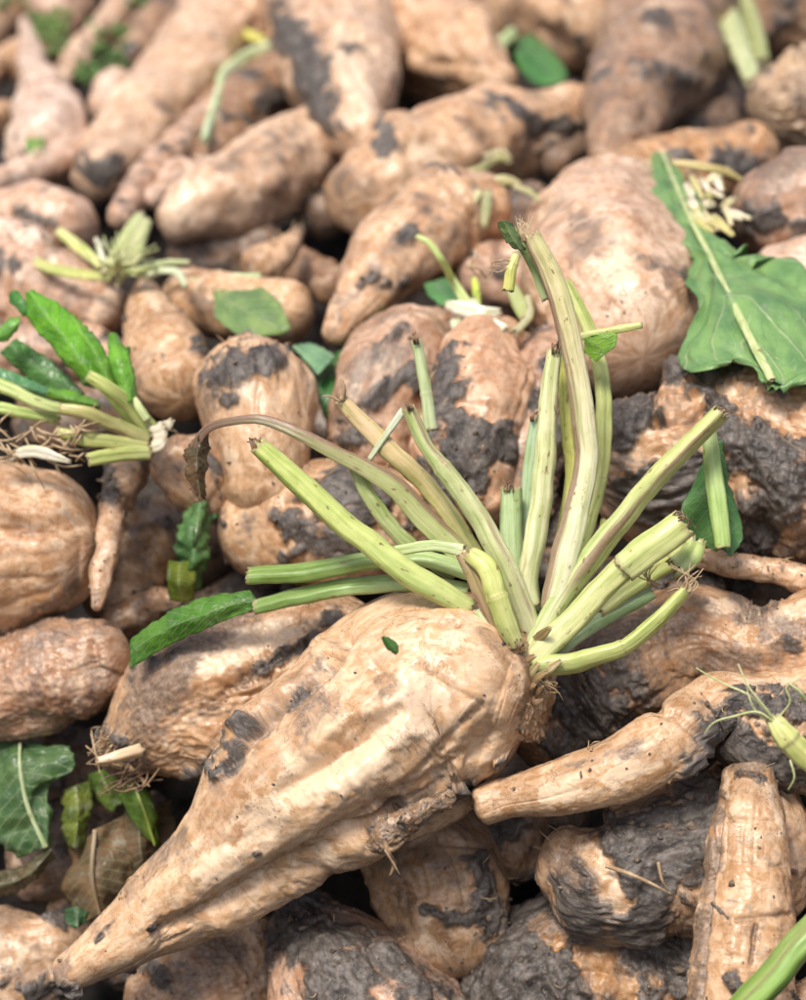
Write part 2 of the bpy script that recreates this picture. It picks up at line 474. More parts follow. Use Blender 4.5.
    tris = np.vstack([np.stack([np.full(m, n*m), jn, j], 1), np.stack([np.full(m, n*m + 1), (n-1)*m + j, (n-1)*m + jn], 1)])
    ext = lambda a: np.concatenate([a, [a[0], a[-1]]])
    rest = (Q * Rm + S3 * 0.13); rest = np.vstack([rest, rest[:1], rest[-1:]])
    mask = np.stack([ext(mudm), ext(scr), ext(brn), ext(np.clip(flm, 0, 1))], 1)
    rm = rest[:-2]
    v1 = np.clip(fbm(rm * 36.0, 3), -1, 1); v2 = np.clip(fbm(rm * np.array([85.0, 85.0, 20.0]) + 7, 3), -1, 1)
    cl = np.array(tone)[None, :] * (1.0 + var * v1[:, None] * np.array([0.22, 0.28, 0.34]))
    dk = sstep(0.12, 0.75, v2)[:, None] * 0.55
    cl = cl * (1 - dk) + cl * np.array([0.60, 0.46, 0.36]) * dk
    hair = np.exp(-(v2 / 0.035) ** 2) * sstep(0.1, 0.5, fbm(rm * 60.0 + 19, 2)) * 0.6
    cl = cl * (1 - hair[:, None]) + np.array([0.15, 0.09, 0.055]) * hair[:, None]
    lum = (cl @ np.array([0.3, 0.55, 0.15]))[:, None]
    cl = (cl * 0.91 + 0.09 * lum * np.array([1.05, 1.0, 0.93])) * 1.05
    fd = np.clip(0.5 + 0.5 * fbm(rm * 45.0 + 3, 2), 0, 1)
    tint = np.concatenate([np.clip(cl, 0.01, 0.9), fd[:, None]], 1)
    tint = np.vstack([tint, tint[:1], tint[-1:]])
    o = make_object(name, V, quads, tris, M_BEET, parent,
                    {'rest': ('FLOAT_VECTOR', rest), 'mask': ('FLOAT_COLOR', mask), 'tint': ('FLOAT_COLOR', tint)})
    vis = (fc > 0.6) & (D[:, 2] > 0.15)
    idx = np.nonzero(vis)[0]
    if len(idx): CRUMB_SITES.append((V[idx], D[idx], mudm[idx], zm))
    return o

GROUP = 'sugar beets heaped in the pile'
def beet(label, pts, **kw):
    o = root_mesh('sugar_beet', pts, **kw)
    return tag(o, label, 'sugar beet', GROUP)

def zpts(pts, z0=None):
    """(x, y, r, z): z is depth along the view axis"""
    A = np.array(pts, float)
    return at_depth(A[:, 0], A[:, 1], A[:, 3]), A[:, 2] * A[:, 3] / F, A[:, 3].mean()
def lpts(pts):
    return [(x, y, r, float(heap_depth(x, y)) - l) for x, y, r, l in pts]

SG = (0.45, 0.49, 0.17); SP = (0.60, 0.61, 0.33); SY = (0.52, 0.51, 0.14); ST = (0.34, 0.46, 0.27); SB = (0.33, 0.25, 0.13); SD = (0.22, 0.30, 0.09)
def stalk(name, pts, parent=None, tint=SG, chan=0.30, roll=0.0, thick=0.8, brown=0.06, bside=-1.05, pale=0.3, cut=(True, True), rag=0.25, joints=(), res=1.6, tint2=None):
    """a leaf stalk: D-shaped section with a channel on its upper face, cut or torn ends; pts (x, y, r, z depth)"""
    _seed[0] += 1; sd_ = _seed[0] * 5.17
    C, rad, zm = zpts(pts)
    step = res * zm / F
    P, T, vals, s = hermite(C, step, rad[:, None])
    rr = np.maximum(vals[:, 0], rad.min() * 0.5)
    for jt in joints:                                   # swollen broken joints
        u = (s / s[-1] - jt) * s[-1] / rad.max()
        rr = rr * (1 + 0.08 * np.exp(-(u / 0.22) ** 2) - 0.05 * np.exp(-((u - 0.4) / 0.3) ** 2))
    n = len(P); m = 40
    Nn, Bn = frames(P, T)
    th = np.linspace(0, 2 * math.pi, m, endpoint=False)
    sec = 1.0 - chan * np.exp(-(((th - math.pi + math.pi) % (2*math.pi) - 0.0 + math.pi) % (2*math.pi) - math.pi) ** 2 / 0.55) 
    sec = sec + 0.030 * np.cos(5 * th + sd_) + 0.014 * np.cos(11 * th + sd_ * 2) + 0.006 * np.cos(19 * th)
    cx = np.cos(th) * sec * thick; sy = np.sin(th) * sec
    cr, sr = math.cos(roll), math.sin(roll)
    a = cx * cr - sy * sr; b = cx * sr + sy * cr
    off = Nn[:, None, :] * a[None, :, None] + Bn[:, None, :] * b[None, :, None]
    sn = s / rad.max()
    TT, SS = np.meshgrid(th, sn)
    q = np.stack([np.cos(TT), np.sin(TT), SS * 0.35], -1).reshape(-1, 3) + sd_
    wob = (1 + 0.07 * pn(q * 1.1) + 0.03 * pn(q * 3)).reshape(n, m)
    V = P[:, None, :] + off * (rr[:, None] * wob)[:, :, None]
    side = 0.10 * pn(np.stack([sn * 0.5 + sd_, sn * 0 + 1.5, sn * 0 + 2.5], 1))
    V = V + Bn[:, None, :] * (side * rr)[:, None, None]
    # ragged ends
    for e, k in ((0, -1), (n - 1, 1)):
        j = 1.6 * pn(np.stack([np.cos(th) * 2.2 + sd_, np.sin(th) * 2.2, th * 0 + k], 1)) + 0.5 * pn(np.stack([np.cos(th) * 6 + sd_, np.sin(th) * 6, th * 0 + k], 1))
        V[e] += T[e] * (k * j * rr[e] * rag)[:, None]
    rings = [V]
    msk_b = brown * 0.55 + (0.75 * brown + 0.25) * np.exp(-(((TT - bside + math.pi) % (2*math.pi)) - math.pi) ** 2 / 0.22) * (0.65 + 0.9 * pn(q * 0.6).reshape(n, m)) 
    msk_b = np.clip(msk_b, 0, 1)
    endd = np.minimum(s, s[-1] - s)[:, None] / rad.max()
    cutm = np.exp(-(endd / 0.28) ** 2) * 0.85 * np.ones((1, m))
    for jt in joints:
        cutm = np.maximum(cutm, 0.75 * np.exp(-(((s / s[-1] - jt) * s[-1] / rad.max() - 0.15) / 0.10) ** 2)[:, None] * np.ones((1, m)))
    palem = pale * np.exp(-(s / s[-1]) / 0.35)[:, None] * np.ones((1, m)) + 0.0
    masks = [np.stack([msk_b, palem, cutm, np.ones_like(cutm)], -1)]
    restr = [np.stack([np.cos(TT) * rad.max() + sd_, np.sin(TT) * rad.max(), np.repeat(s[:, None], m, 1)], -1)]
    # hollow inner cut faces
    first = []
    for e, k in ((0, -1), (n - 1, 1)):
        for f, dep in ((0.72, 0.05), (0.35, 0.28), (0.04, 0.30)):
            c0 = V[e].mean(axis=0)
            rings.append((c0 + (V[e] - c0) * f - T[e] * k * rr[e] * dep)[None]); first.append(e)
            masks.append(np.tile(np.array([0.1, 0.6, 0.8, 1.0]), (1, m, 1))); restr.append(restr[0][e:e+1] * np.array([f, f, 1]))
    VV = np.concatenate([r.reshape(-1, 3) for r in rings]); MM = np.concatenate([r.reshape(-1, 4) for r in masks]); RR = np.concatenate([r.reshape(-1, 3) for r in restr])
    Qd = [grid_quads(n, m)]
    j = np.arange(m); jn = (j + 1) % m
    def link(r0, r1, flip):
        qd = np.stack([r0*m + j, r0*m + jn, r1*m + jn, r1*m + j], 1)
        Qd.append(qd[:, ::-1] if flip else qd)
    link(0, n, True); link(n, n+1, True); link(n+1, n+2, True)
    link(n-1, n+3, False); link(n+3, n+4, False); link(n+4, n+5, False)
    tint4 = np.tile(np.array([*tint, 1.0]), (len(VV), 1))
    gv = np.concatenate([sstep(-0.15, 0.75, fbm(np.stack([np.cos(TT) * 1.5 + sd_, np.sin(TT) * 1.5, SS * 0.13], -1).reshape(-1, 3), 3)) * 0.75, np.zeros(6 * m)])[:, None]
    if tint2 is not None:
        w = np.concatenate([np.repeat(sstep(0.15, 0.85, s / s[-1] + 0.10 * pn(np.stack([s * 60 + sd_, s * 0, s * 0], 1))), m), np.zeros(3*m), np.ones(3*m)])[:, None]
        tint4[:, :3] = tint4[:, :3] * (1 - w) + np.array(tint2) * w
    tint4[:, :3] = tint4[:, :3] * (1 - gv) + tint4[:, :3] * np.array([0.52, 0.66, 0.36]) * gv
    return make_object(name, VV, np.concatenate(Qd), (), M_STALK, parent,
                       {'rest': ('FLOAT_VECTOR', RR), 'mask': ('FLOAT_COLOR', MM), 'tint': ('FLOAT_COLOR', tint4)})

def tube(name, curves, mat, parent=None, sides=6, step_px=2.0):
    """thin round fibres; curves: list of lists of (x, y, r, z depth)"""
    Vs, Qs, Ts = [], [], []; o = 0
    for pts in curves:
        C, rad, zm = zpts(pts)
        P, T, vals, s = hermite(C, step_px * zm / F, rad[:, None])
        r = np.maximum(vals[:, 0], rad.min() * 0.4)
        N, B = frames(P, T)
        th = np.linspace(0, 2 * math.pi, sides, endpoint=False)
        V = P[:, None] + (N[:, None] * np.cos(th)[None, :, None] + B[:, None] * np.sin(th)[None, :, None]) * r[:, None, None]
        n = len(P); Vs.append(V.reshape(-1, 3)); Qs.append(grid_quads(n, sides) + o)
        k = np.arange(1, sides - 1)
        Ts.append(np.stack([k*0 + o, k + 1 + o, k + o], 1)); Ts.append(np.stack([k*0 + (n-1)*sides + o, (n-1)*sides + k + o, (n-1)*sides + k + 1 + o], 1))
        o += n * sides
    return make_object(name, np.concatenate(Vs), np.concatenate(Qs), np.concatenate(Ts), mat, parent)

GR = (0.12, 0.27, 0.045); GT = (0.115, 0.235, 0.11); GD = (0.05, 0.135, 0.04); GB = (0.20, 0.40, 0.045); GY = (0.27, 0.33, 0.055); DEAD = (0.20, 0.125, 0.08); GP = (0.24, 0.36, 0.20)
def blade(name, left, mid, right, parent=None, tint=GR, wear=0.15, ruffle=3.0, res=2.2, curl=0.0, jag=2.0, thick=0.0006):
    """a leaf blade lofted between a left edge, a midrib and a right edge; points (x, y, z depth)"""
    _seed[0] += 1; sd_ = _seed[0] * 3.7
    curves = []
    Ln = max(np.linalg.norm(np.diff(np.array(e, float)[:, :2], axis=0), axis=1).sum() for e in (left, mid, right))
    n = max(12, int(Ln / res))
    for e in (left, mid, right):
        A = np.array(e, float)
        C = at_depth(A[:, 0], A[:, 1], A[:, 2])
        P, T, v, s = hermite(C, 0.001, np.zeros((len(C), 1)))
        k = np.linspace(0, len(P) - 1, n)
        P = np.stack([np.interp(k, np.arange(len(P)), P[:, c]) for c in range(3)], 1)
        curves.append(P)
    L, Mi, Rr = curves
    Wd = np.linalg.norm(L - Rr, axis=1).max()
    zm = np.array(mid, float)[:, 2].mean(); px = zm / F
    m = max(9, int(Wd / px / res / 2) * 2 + 1)
    u = np.linspace(-1, 1, m)
    G = np.where((u < 0)[None, :, None], Mi[:, None] + (L - Mi)[:, None] * (-u)[None, :, None], Mi[:, None] + (Rr - Mi)[:, None] * u[None, :, None])
    du = np.gradient(G, axis=1); dv = np.gradient(G, axis=0)
    Nm = np.cross(du.reshape(-1, 3), dv.reshape(-1, 3)); Nm /= np.maximum(np.linalg.norm(Nm, axis=1, keepdims=True), 1e-9)
    tc = CAM - G.reshape(-1, 3)
    avg = Nm.mean(axis=0)
    if avg @ tc.mean(axis=0) < 0: Nm = -Nm
    U, Vv = np.meshgrid(u, np.linspace(0, 1, n))
    rest = np.stack([U * Wd / 2, Vv * Ln * px, U * 0], -1).reshape(-1, 3) + sd_
    sc = 1.0 / (Wd * 0.45)
    au = np.abs(U).reshape(-1)
    h = (pn(rest * sc * 0.8) * 1.0 + pn(rest * sc * 2.2) * 0.5 * (0.3 + au)) * ruffle * px
    h += np.cos(((Vv - np.abs(U) * 0.22) * 9 * 2 * math.pi)).reshape(-1) * (0.25 + 0.5 * au) * ruffle * 0.09 * px
    h -= np.exp(-(au / 0.12) ** 2) * ruffle * 0.5 * px
    h += curl * au ** 2 * px
    V = G.reshape(-1, 3) + Nm * h[:, None]
    edge = sstep(0.75, 1.0, au)
    jg = fbm(rest * sc * 3.2 + 40, 3)
    V = V + (du.reshape(-1, 3) / np.maximum(np.linalg.norm(du.reshape(-1, 3), axis=1, keepdims=True), 1e-9)) * (np.sign(U).reshape(-1) * edge * jg * jag * px)[:, None]
    top = V; bot = V - Nm * thick
    nq = grid_quads(n, m, False); N0 = n * m
    Qd = [nq, nq[:, ::-1] + N0]
    rim = np.concatenate([np.arange(m), np.arange(1, n) * m + m - 1, (n-1)*m + np.arange(m - 2, -1, -1), np.arange(n - 2, 0, -1) * m])
    rn = np.roll(rim, -1)
    Qd.append(np.stack([rn, rim, rim + N0, rn + N0], 1))
    VV = np.vstack([top, bot])
    w = np.clip(wear + 0.35 * edge * (0.4 + jg), 0, 1)
    luv = np.stack([U.reshape(-1), Vv.reshape(-1) , w], 1)
    return make_object(name, VV, np.concatenate(Qd), (), M_LEAF, parent,
                       {'rest': ('FLOAT_VECTOR', np.vstack([rest, rest])), 'leafuv': ('FLOAT_VECTOR', np.vstack([luv, luv])),
                        'tint': ('FLOAT_COLOR', np.tile(np.array([*tint, 1.0]), (len(VV), 1)))})
def H(x, y, l): return float(heap_depth(x, y)) - l
def heap(pts): return [(x, y, H(x, y, l)) for x, y, l in pts]
# ------------------------------------------------------------------ the soil under the heap
def build_soil():
    gx = np.linspace(-420, 1240, 220); gy = np.linspace(-260, 1330, 210)
    X, Y = np.meshgrid(gx, gy)
    nz = fbm(np.stack([X.ravel() / 60, Y.ravel() / 60, X.ravel() * 0], 1), 5)
    P = on_heap(X.ravel(), Y.ravel(), -0.14 + 0.022 * nz)
    o = make_object('soil', P, grid_quads(len(gy), len(gx), False), (), M_SOIL)
    o['kind'] = 'structure'
build_soil()

# ------------------------------------------------------------------ filler beets of the layer below, toned dark to paint shade in the gaps
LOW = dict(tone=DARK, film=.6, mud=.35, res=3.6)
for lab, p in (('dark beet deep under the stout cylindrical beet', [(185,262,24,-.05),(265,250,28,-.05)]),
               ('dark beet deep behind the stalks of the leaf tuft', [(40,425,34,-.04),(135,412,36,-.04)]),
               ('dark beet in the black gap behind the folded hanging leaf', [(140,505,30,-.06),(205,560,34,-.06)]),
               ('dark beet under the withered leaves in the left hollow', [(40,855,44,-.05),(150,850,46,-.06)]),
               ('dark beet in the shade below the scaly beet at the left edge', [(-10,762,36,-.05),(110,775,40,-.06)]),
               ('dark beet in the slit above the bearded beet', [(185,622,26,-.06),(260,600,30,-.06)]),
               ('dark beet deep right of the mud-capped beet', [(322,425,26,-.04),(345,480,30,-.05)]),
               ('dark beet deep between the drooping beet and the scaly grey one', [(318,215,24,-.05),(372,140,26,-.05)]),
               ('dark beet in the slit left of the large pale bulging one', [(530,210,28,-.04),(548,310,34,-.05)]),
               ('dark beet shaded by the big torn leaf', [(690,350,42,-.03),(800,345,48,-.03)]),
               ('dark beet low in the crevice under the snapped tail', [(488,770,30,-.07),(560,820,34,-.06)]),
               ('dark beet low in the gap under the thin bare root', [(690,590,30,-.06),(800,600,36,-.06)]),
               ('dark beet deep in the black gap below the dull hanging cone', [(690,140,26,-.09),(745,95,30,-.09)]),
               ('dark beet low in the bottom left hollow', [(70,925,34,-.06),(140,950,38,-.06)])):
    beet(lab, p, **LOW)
# ------------------------------------------------------------------ beets, far to near
FAR, MID, NEAR = 4.0, 2.6, 1.7
# top left corner
beet('small pinkish beet cut off by the top edge in the far left corner', [(20,-14,20,.02),(50,4,18,.02),(62,14,9,.02)], tone=ROSE, res=FAR)
beet('slim tan root lying just left of the whitish cone-shaped beet', [(-12,72,13,.0),(14,56,14,.0),(30,42,9,.0)], tone=TAN, res=FAR)
beet('tan root end at the left edge below the slim root', [(-18,128,22,.0),(6,116,15,.0)], tone=TAN, res=FAR)
beet('whitish cone-shaped beet with its thin tip pointing up in the far left', [(25,20,5,.05),(30,50,11,.05),(38,85,19,.05),(50,122,34,.04),(46,152,38,.03)], tone=(0.72,0.55,0.46), film=.15, mud=.02, res=FAR)
beet('slender blurred root slanting up through green weeds in the top left', [(62,80,10,.02),(76,60,14,.02),(92,42,14,.02),(113,18,14,.02),(130,-6,13,.02)], tone=PALE, res=FAR)
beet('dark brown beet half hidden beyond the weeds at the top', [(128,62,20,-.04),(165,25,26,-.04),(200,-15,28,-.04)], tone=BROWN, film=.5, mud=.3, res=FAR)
beet('small pink knob of a beet left of the large diagonal beet', [(108,108,18,.0),(117,90,22,.0)], tone=ROSE, res=FAR)
beet('slim pinkish root lying across the left edge above the rounded beet', [(-22,194,17,.05),(30,172,16,.05),(70,152,15,.04),(95,140,12,.03)], tone=ROSE, res=FAR)
beet('large diagonal beet with a black muddy lower end in the top left', [(98,182,26,.02),(128,142,42,.02),(190,80,50,.02),(250,15,53,.02),(290,-30,50,.02)], tone=PALE, film=.1, mud=.03, res=FAR,
     marks=[('mud',[(72,160),(86,182)],22,1),('mud',[(110,165)],14,.9),('brown',[(125,150),(140,190)],16,.5),('film',[(160,105),(175,115)],8,.5)])
beet('narrow greyish root running alongside the large diagonal beet', [(120,218,13,.05),(145,180,16,.05),(175,150,17,.05),(214,112,16,.04),(240,84,12,.04)], tone=PINK, film=.55, res=FAR)
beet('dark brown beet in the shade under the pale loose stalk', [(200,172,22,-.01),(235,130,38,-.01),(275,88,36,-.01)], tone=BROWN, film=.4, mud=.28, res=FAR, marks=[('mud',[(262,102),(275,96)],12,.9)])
beet('little forked pink root end beside the stout cylindrical beet', [(152,200,9,.04),(166,184,12,.04),(182,172,14,.04),(196,174,10,.04)], tone=ROSE, res=FAR)
beet('stout cylindrical beet with a blunt pale left end', [(172,222,20,.04),(208,203,37,.04),(265,175,43,.04),(322,150,42,.03)], tone=PALE, film=.25, mud=.04, res=FAR, cap=(.45,.7),
     marks=[('scrape_lit',[(160,220),(175,222)],16,.9),('film',[(225,165),(300,135)],14,.5),('mud',[(308,205),(335,190)],14,.9),('brown',[(250,190),(290,195)],9,.6)])
beet('big drooping beet with black mud down its left flank', [(328,-28,62,.13),(337,40,59,.13),(347,95,47,.125),(357,136,24,.115)], tone=PALE, film=.05, mud=.02, res=FAR,
     marks=[('mud',[(278,8),(284,45)],13,1),('mud',[(300,40),(312,80),(322,125)],22,1),('scrape_lit',[(345,40),(370,110)],22,.7),('groove',[(320,28),(350,30),(372,50)],4,4),('brown',[(348,135),(352,145)],8,.7)])  # pale mark right of centre paints the lit flank
beet('rounded pink beet at the left edge below the slim root', [(-2,224,32,.06),(45,222,36,.06),(72,226,30,.06)], tone=PINK, film=.12, mud=.03, res=FAR, marks=[('mud',[(20,212),(50,222)],9,.8)])
beet('pale end of a beet at the left edge in front of the rounded pink one', [(-26,246,26,.10),(16,246,27,.10),(38,252,19,.10)], tone=(0.72,0.52,0.42), film=.05, res=FAR)
beet('pinkish brown beet under the yellow stalks at the left edge', [(-26,302,50,.03),(40,296,49,.03),(88,302,38,.03),(112,312,22,.03)], tone=PINK, film=.40, mud=.08, res=MID+.6,
     marks=[('scrape_lit',[(100,310),(128,290)],15,.9),('film',[(95,320),(120,300)],14,.5)])
beet('brown beet mostly hidden behind the bright green leaf tuft', [(-24,364,32,.0),(30,354,32,.0),(80,352,28,.0),(120,372,26,-.01)], tone=PINK, film=.5, mud=.2, res=MID+.6)
# top middle
beet('lumpy pale beet right of the drooping one at the top', [(380,30,44,.05),(430,48,48,.05),(478,70,33,.05),(504,79,17,.05)], tone=TAN, film=.12, mud=.05, res=FAR, lump=1.3,
     marks=[('groove',[(430,62),(470,64),(505,66)],4,4),('ridge',[(486,20),(492,30)],20,10)])
beet('beet along the top edge above the small dark green leaf', [(470,-20,34,.01),(530,6,42,.01),(600,24,46,.01)], tone=TAN, film=.45, mud=.08, res=FAR)
beet('long beet with a scaly grey left end below the lumpy one', [(352,202,37,.03),(408,174,54,.03),(480,146,51,.03),(540,126,38,.025),(590,112,24,.02)], tone=TAN, film=.28, mud=.16, res=FAR, lump=1.2, cap=(.35,.7),
     marks=[('film',[(334,172),(330,210),(346,246)],16,.9),('brown',[(470,125),(478,135)],12,.8),('mud',[(535,125),(575,130)],14,.9),('mud',[(545,150),(575,135)],12,.8),('scrape_lit',[(420,150),(440,175)],16,.7)])
beet('small grey beet end in the gap left of the dull hanging cone', [(556,164,16,-.02),(580,140,19,-.03)], tone=BROWN, film=.9, res=FAR)
beet('mottled beet slanting down to a narrow tip left of the pale shoots', [(338,334,13,.05),(360,298,28,.06),(400,255,40,.07),(448,217,45,.07),(484,206,35,.07)], tone=TAN, film=.30, mud=.06, res=MID+.4,
     marks=[('mud',[(405,238),(412,232)],9,.9),('film',[(345,300),(395,240)],10,.6),('mud',[(362,285),(375,275)],6,.7),('brown',[(470,235),(500,215)],14,.5)])
beet('dull brown cone-shaped beet hanging point down at the top', [(674,-10,60,.05),(664,42,62,.05),(641,95,53,.055),(614,138,31,.06),(598,158,13,.06)], tone=(0.40,0.245,0.155), film=.62, mud=.10, res=FAR, grow=1.03,
     marks=[('mud',[(640,60),(690,82)],12,.7),('mud',[(652,20),(668,22)],10,.7),('clean',[(640,50),(670,55)],10,1),('brown',[(700,35),(722,60)],10,.5),('film',[(592,60),(590,140)],12,.5)])  # film down the left edge paints that face's shade
beet('dark brown beet in the top right corner beneath the thick stalk', [(725,25,30,-.03),(775,12,46,-.03),(838,6,46,-.03)], tone=BROWN, film=.5, mud=.25, res=FAR)
beet('frayed muddy beet crown at the right edge above the big leaf', [(850,92,50,.04),(802,103,48,.04),(780,108,40,.04)], tone=(0.46,0.32,0.2), film=.5, mud=.26, fray=4.5, res=MID)
beet('brown beet shoulder spotted with black mud at the right edge', [(850,190,52,.07),(794,205,50,.07),(764,210,42,.07)], tone=(0.46,0.28,0.19), film=.45, mud=.12, res=MID, 
     marks=[('mud',[(748,225),(775,215)],12,1),('mud',[(790,240),(800,225)],10,.9),('film',[(770,165),(806,160)],14,.5)])
beet('pink beet peeping out behind the big leaf at the right edge', [(870,276,44,.02),(800,276,38,.02),(772,272,26,.02)], tone=ROSE, film=.25, mud=.05, res=MID)
beet('smooth brown beet running off under the frayed crown', [(596,208,44,.01),(660,182,42,.01),(752,160,36,.01)], tone=ORANGE, film=.35, mud=.08, res=MID+.6, lump=.7, marks=[('mud',[(722,160),(745,168)],16,1),('mud',[(675,155),(690,158)],8,.8)])
beet('large pale bulging beet behind the tall cut stalks', [(646,186,36,-.005),(602,224,62,.03),(602,266,75,.05),(620,312,79,.06),(632,334,66,.06)], tone=(0.64,0.43,0.30), film=.16, mud=.02, res=MID, lump=.7,
     marks=[('film',[(560,215),(600,250),(570,270)],26,.4),('brown',[(672,275),(690,300)],16,.8),('brown',[(640,255),(650,262)],12,.7),('mud',[(684,272),(694,300)],9,.7),('scrape_lit',[(608,270),(640,310)],22,.6),('brown',[(655,290),(665,300)],6,.6)])  # central pale mark is a painted highlight; right-edge brown paints shade
beet('pinkish beet in the gap under the hanging stalk scrap', [(474,278,28,.0),(515,276,38,.0),(556,268,40,.0)], tone=PINK, film=.3, res=MID)
# middle left
beet('small pointed root tip poking up behind the leaf-topped beet', [(298,231,5,.03),(286,249,14,.03),(262,270,21,.02)], tone=TAN, film=.1, mud=.0, res=MID+.4)
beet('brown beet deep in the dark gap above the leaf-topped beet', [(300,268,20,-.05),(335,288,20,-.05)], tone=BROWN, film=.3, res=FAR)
beet('smooth orange beet with a pale green leaf lying on it', [(185,298,28,.04),(236,308,33,.04),(290,312,31,.04)], tone=(0.62,0.40,0.23), film=.05, mud=.02, res=MID, lump=.6, marks=[('film',[(200,300),(215,330)],12,.7)])
beet('tan cone-shaped beet with its tip up beside the leaf tuft', [(143,279,6,.05),(150,305,20,.05),(164,350,38,.05),(179,386,38,.05)], tone=(0.60,0.385,0.22), film=.12, mud=.01, res=MID, lump=.7,
     marks=[('mud',[(195,342),(199,352)],8,1),('film',[(140,380),(170,412)],12,.4),('scrape_lit',[(146,285),(155,305)],10,.7)])
beet('round beet wearing a cap of grey mud', [(246,386,50,.06),(258,404,58,.06),(266,446,46,.06),(262,490,36,.05)], tone=(0.60,0.39,0.23), film=.12, mud=.0, res=MID-.4, lump=.55,
     marks=[('mud',[(222,378),(240,364),(268,362)],21,1),('mud',[(228,398)],9,1),('film',[(206,380),(206,420)],14,.5),('film',[(305,385),(310,430)],10,.3),('ridge',[(250,352),(256,378),(255,388)],3,3)])
beet('brown beet with black mud left of the grey mud patch and pink-tipped stalk', [(458,334,26,.02),(415,360,50,.02),(392,400,55,.02),(376,442,50,.01)], tone=(0.52,0.33,0.22), film=.42, mud=.12, res=MID-.4,
     marks=[('mud',[(372,402),(400,378),(430,392)],11,1),('mud',[(352,440),(368,432)],12,1),('mud',[(408,375),(450,380)],12,.8),('film',[(355,370),(380,350)],12,.4)])
beet('bright orange-pink beet topped with white cut leaf bases and caked in mud below', [(488,354,40,.04),(480,400,50,.05),(470,450,50,.05),(462,500,42,.04)], tone=(0.60,0.36,0.22), film=.10, mud=.0, res=MID-.6, wr=1.6,
     marks=[('mud',[(446,372),(448,410),(462,428),(500,440)],19,1),('mud',[(455,440),(445,480),(480,470),(490,455)],28,1),('clean',[(500,470),(496,500)],11,1),('brown',[(470,345),(490,375)],10,.4)])
beet('muddy beet wedged between the orange-pink beet and the tall stalks', [(566,345,30,.03),(538,390,37,.03),(522,446,40,.03),(515,505,36,.02)], tone=(0.50,0.32,0.23), film=.4, mud=.22, res=MID-.6,
     marks=[('mud',[(505,430),(512,412),(530,395)],12,1),('scrape_lit',[(525,370),(535,400)],14,.5),('mud',[(560,430),(570,480)],18,.8)])
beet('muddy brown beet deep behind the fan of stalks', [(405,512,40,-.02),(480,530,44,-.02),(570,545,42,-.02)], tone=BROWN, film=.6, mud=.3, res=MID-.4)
beet('beet with a black mud patch under the long left stalk', [(250,530,43,.02),(292,525,57,.02),(350,522,60,.02),(405,525,52,.01)], tone=(0.58,0.37,0.21), film=.2, mud=.0, res=NEAR+.3, lump=.6,
     marks=[('mud',[(290,522),(310,540),(345,540)],20,1),('mud',[(325,500),(350,480),(372,500)],24,1),('film',[(215,520),(228,560)],14,.5),('film',[(250,490),(245,540)],8,.4),('mud',[(288,555),(300,548)],10,.8)])
# left edge, middle
beet('large orange beet cut off by the left edge below the leaf tuft', [(-70,552,86,.06),(-5,548,87,.06),(48,544,70,.06)], tone=(0.60,0.37,0.21), film=.15, mud=.0, res=MID-.4, lump=.6, wr=.5,
     marks=[('groove',[(-5,528),(40,532),(92,518)],14,7),('ridge',[(0,512),(60,508)],26,5),('film',[(70,590),(40,625)],14,.6),('film',[(0,600),(60,610)],16,.3),('scrape_lit',[(55,542),(62,545)],5,1),('groove',[(80,540),(76,590)],8,4)])
beet('brown root with a pale thin tail hanging beside the large left beet', [(130,455,22,.03),(121,488,18,.04),(113,512,13,.06),(108,550,12,.07),(99,588,10,.07),(96,606,5,.07)], tone=(0.50,0.32,0.2), film=.35, mud=.0, res=MID-.4,
     marks=[('mud',[(104,470),(110,495)],11,1),('mud',[(128,515),(132,525)],6,.9),('scrape_lit',[(108,530),(100,590)],7,.3)])
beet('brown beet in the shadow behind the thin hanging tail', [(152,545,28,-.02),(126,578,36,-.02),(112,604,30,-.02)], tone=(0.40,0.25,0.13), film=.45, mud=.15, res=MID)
beet('scrap of a brown root in the gap above the green leaf', [(115,622,18,-.01),(150,606,16,-.01),(178,598,10,-.01)], tone=BROWN, film=.4, res=MID)
beet('rough scaly beet at the left edge under the large orange one', [(-50,704,42,.03),(18,690,50,.03),(72,670,51,.03),(106,660,37,.03)], tone=(0.46,0.28,0.18), film=.55, mud=.10, fray=1.2, res=MID-.6, wr=1.3,
     marks=[('clean',[(85,640),(120,650)],16,1),('groove',[(92,642),(98,668),(125,680)],5,6),('film',[(20,650),(60,630)],16,.4),('scrape_lit',[(72,705),(80,715)],9,.5)])
# right, middle
beet('heavily muddied beet with orange bare patches at the right edge', [(612,452,50,.02),(650,466,76,.02),(722,460,88,.02),(860,470,96,.02)], tone=(0.55,0.335,0.19), film=.30, mud=.46, fray=1.0, res=NEAR+.2, lump=1.2, wr=1.8,
     marks=[('clean',[(668,398),(688,412)],20,1),('clean',[(650,440),(640,450)],9,.8),('clean',[(745,392),(775,410),(806,420)],26,1),('scrape_lit',[(770,405),(800,440)],14,.5),('clean',[(735,480),(760,490)],14,.9),('clean',[(740,500),(745,478)],10,.9),('mud',[(760,520),(800,470)],30,1),('mud',[(735,440),(770,455)],20,1),('mud',[(640,490),(690,470)],22,1),('groove',[(655,425),(700,420),(720,395)],6,10),('groove',[(655,385),(652,425)],5,5),('scrape_lit',[(705,400),(730,390)],8,.8),('groove',[(690,400),(712,390)],3,3)])
beet('thin bare root crossing the dark gap at the right edge', [(690,555,8,.03),(728,565,12,.03),(770,571,12,.03),(835,586,17,.03)], tone=TAN, film=.35, mud=.02, res=NEAR+.3, lump=.9, marks=[('scrape_lit',[(758,566),(764,570)],4,1)])
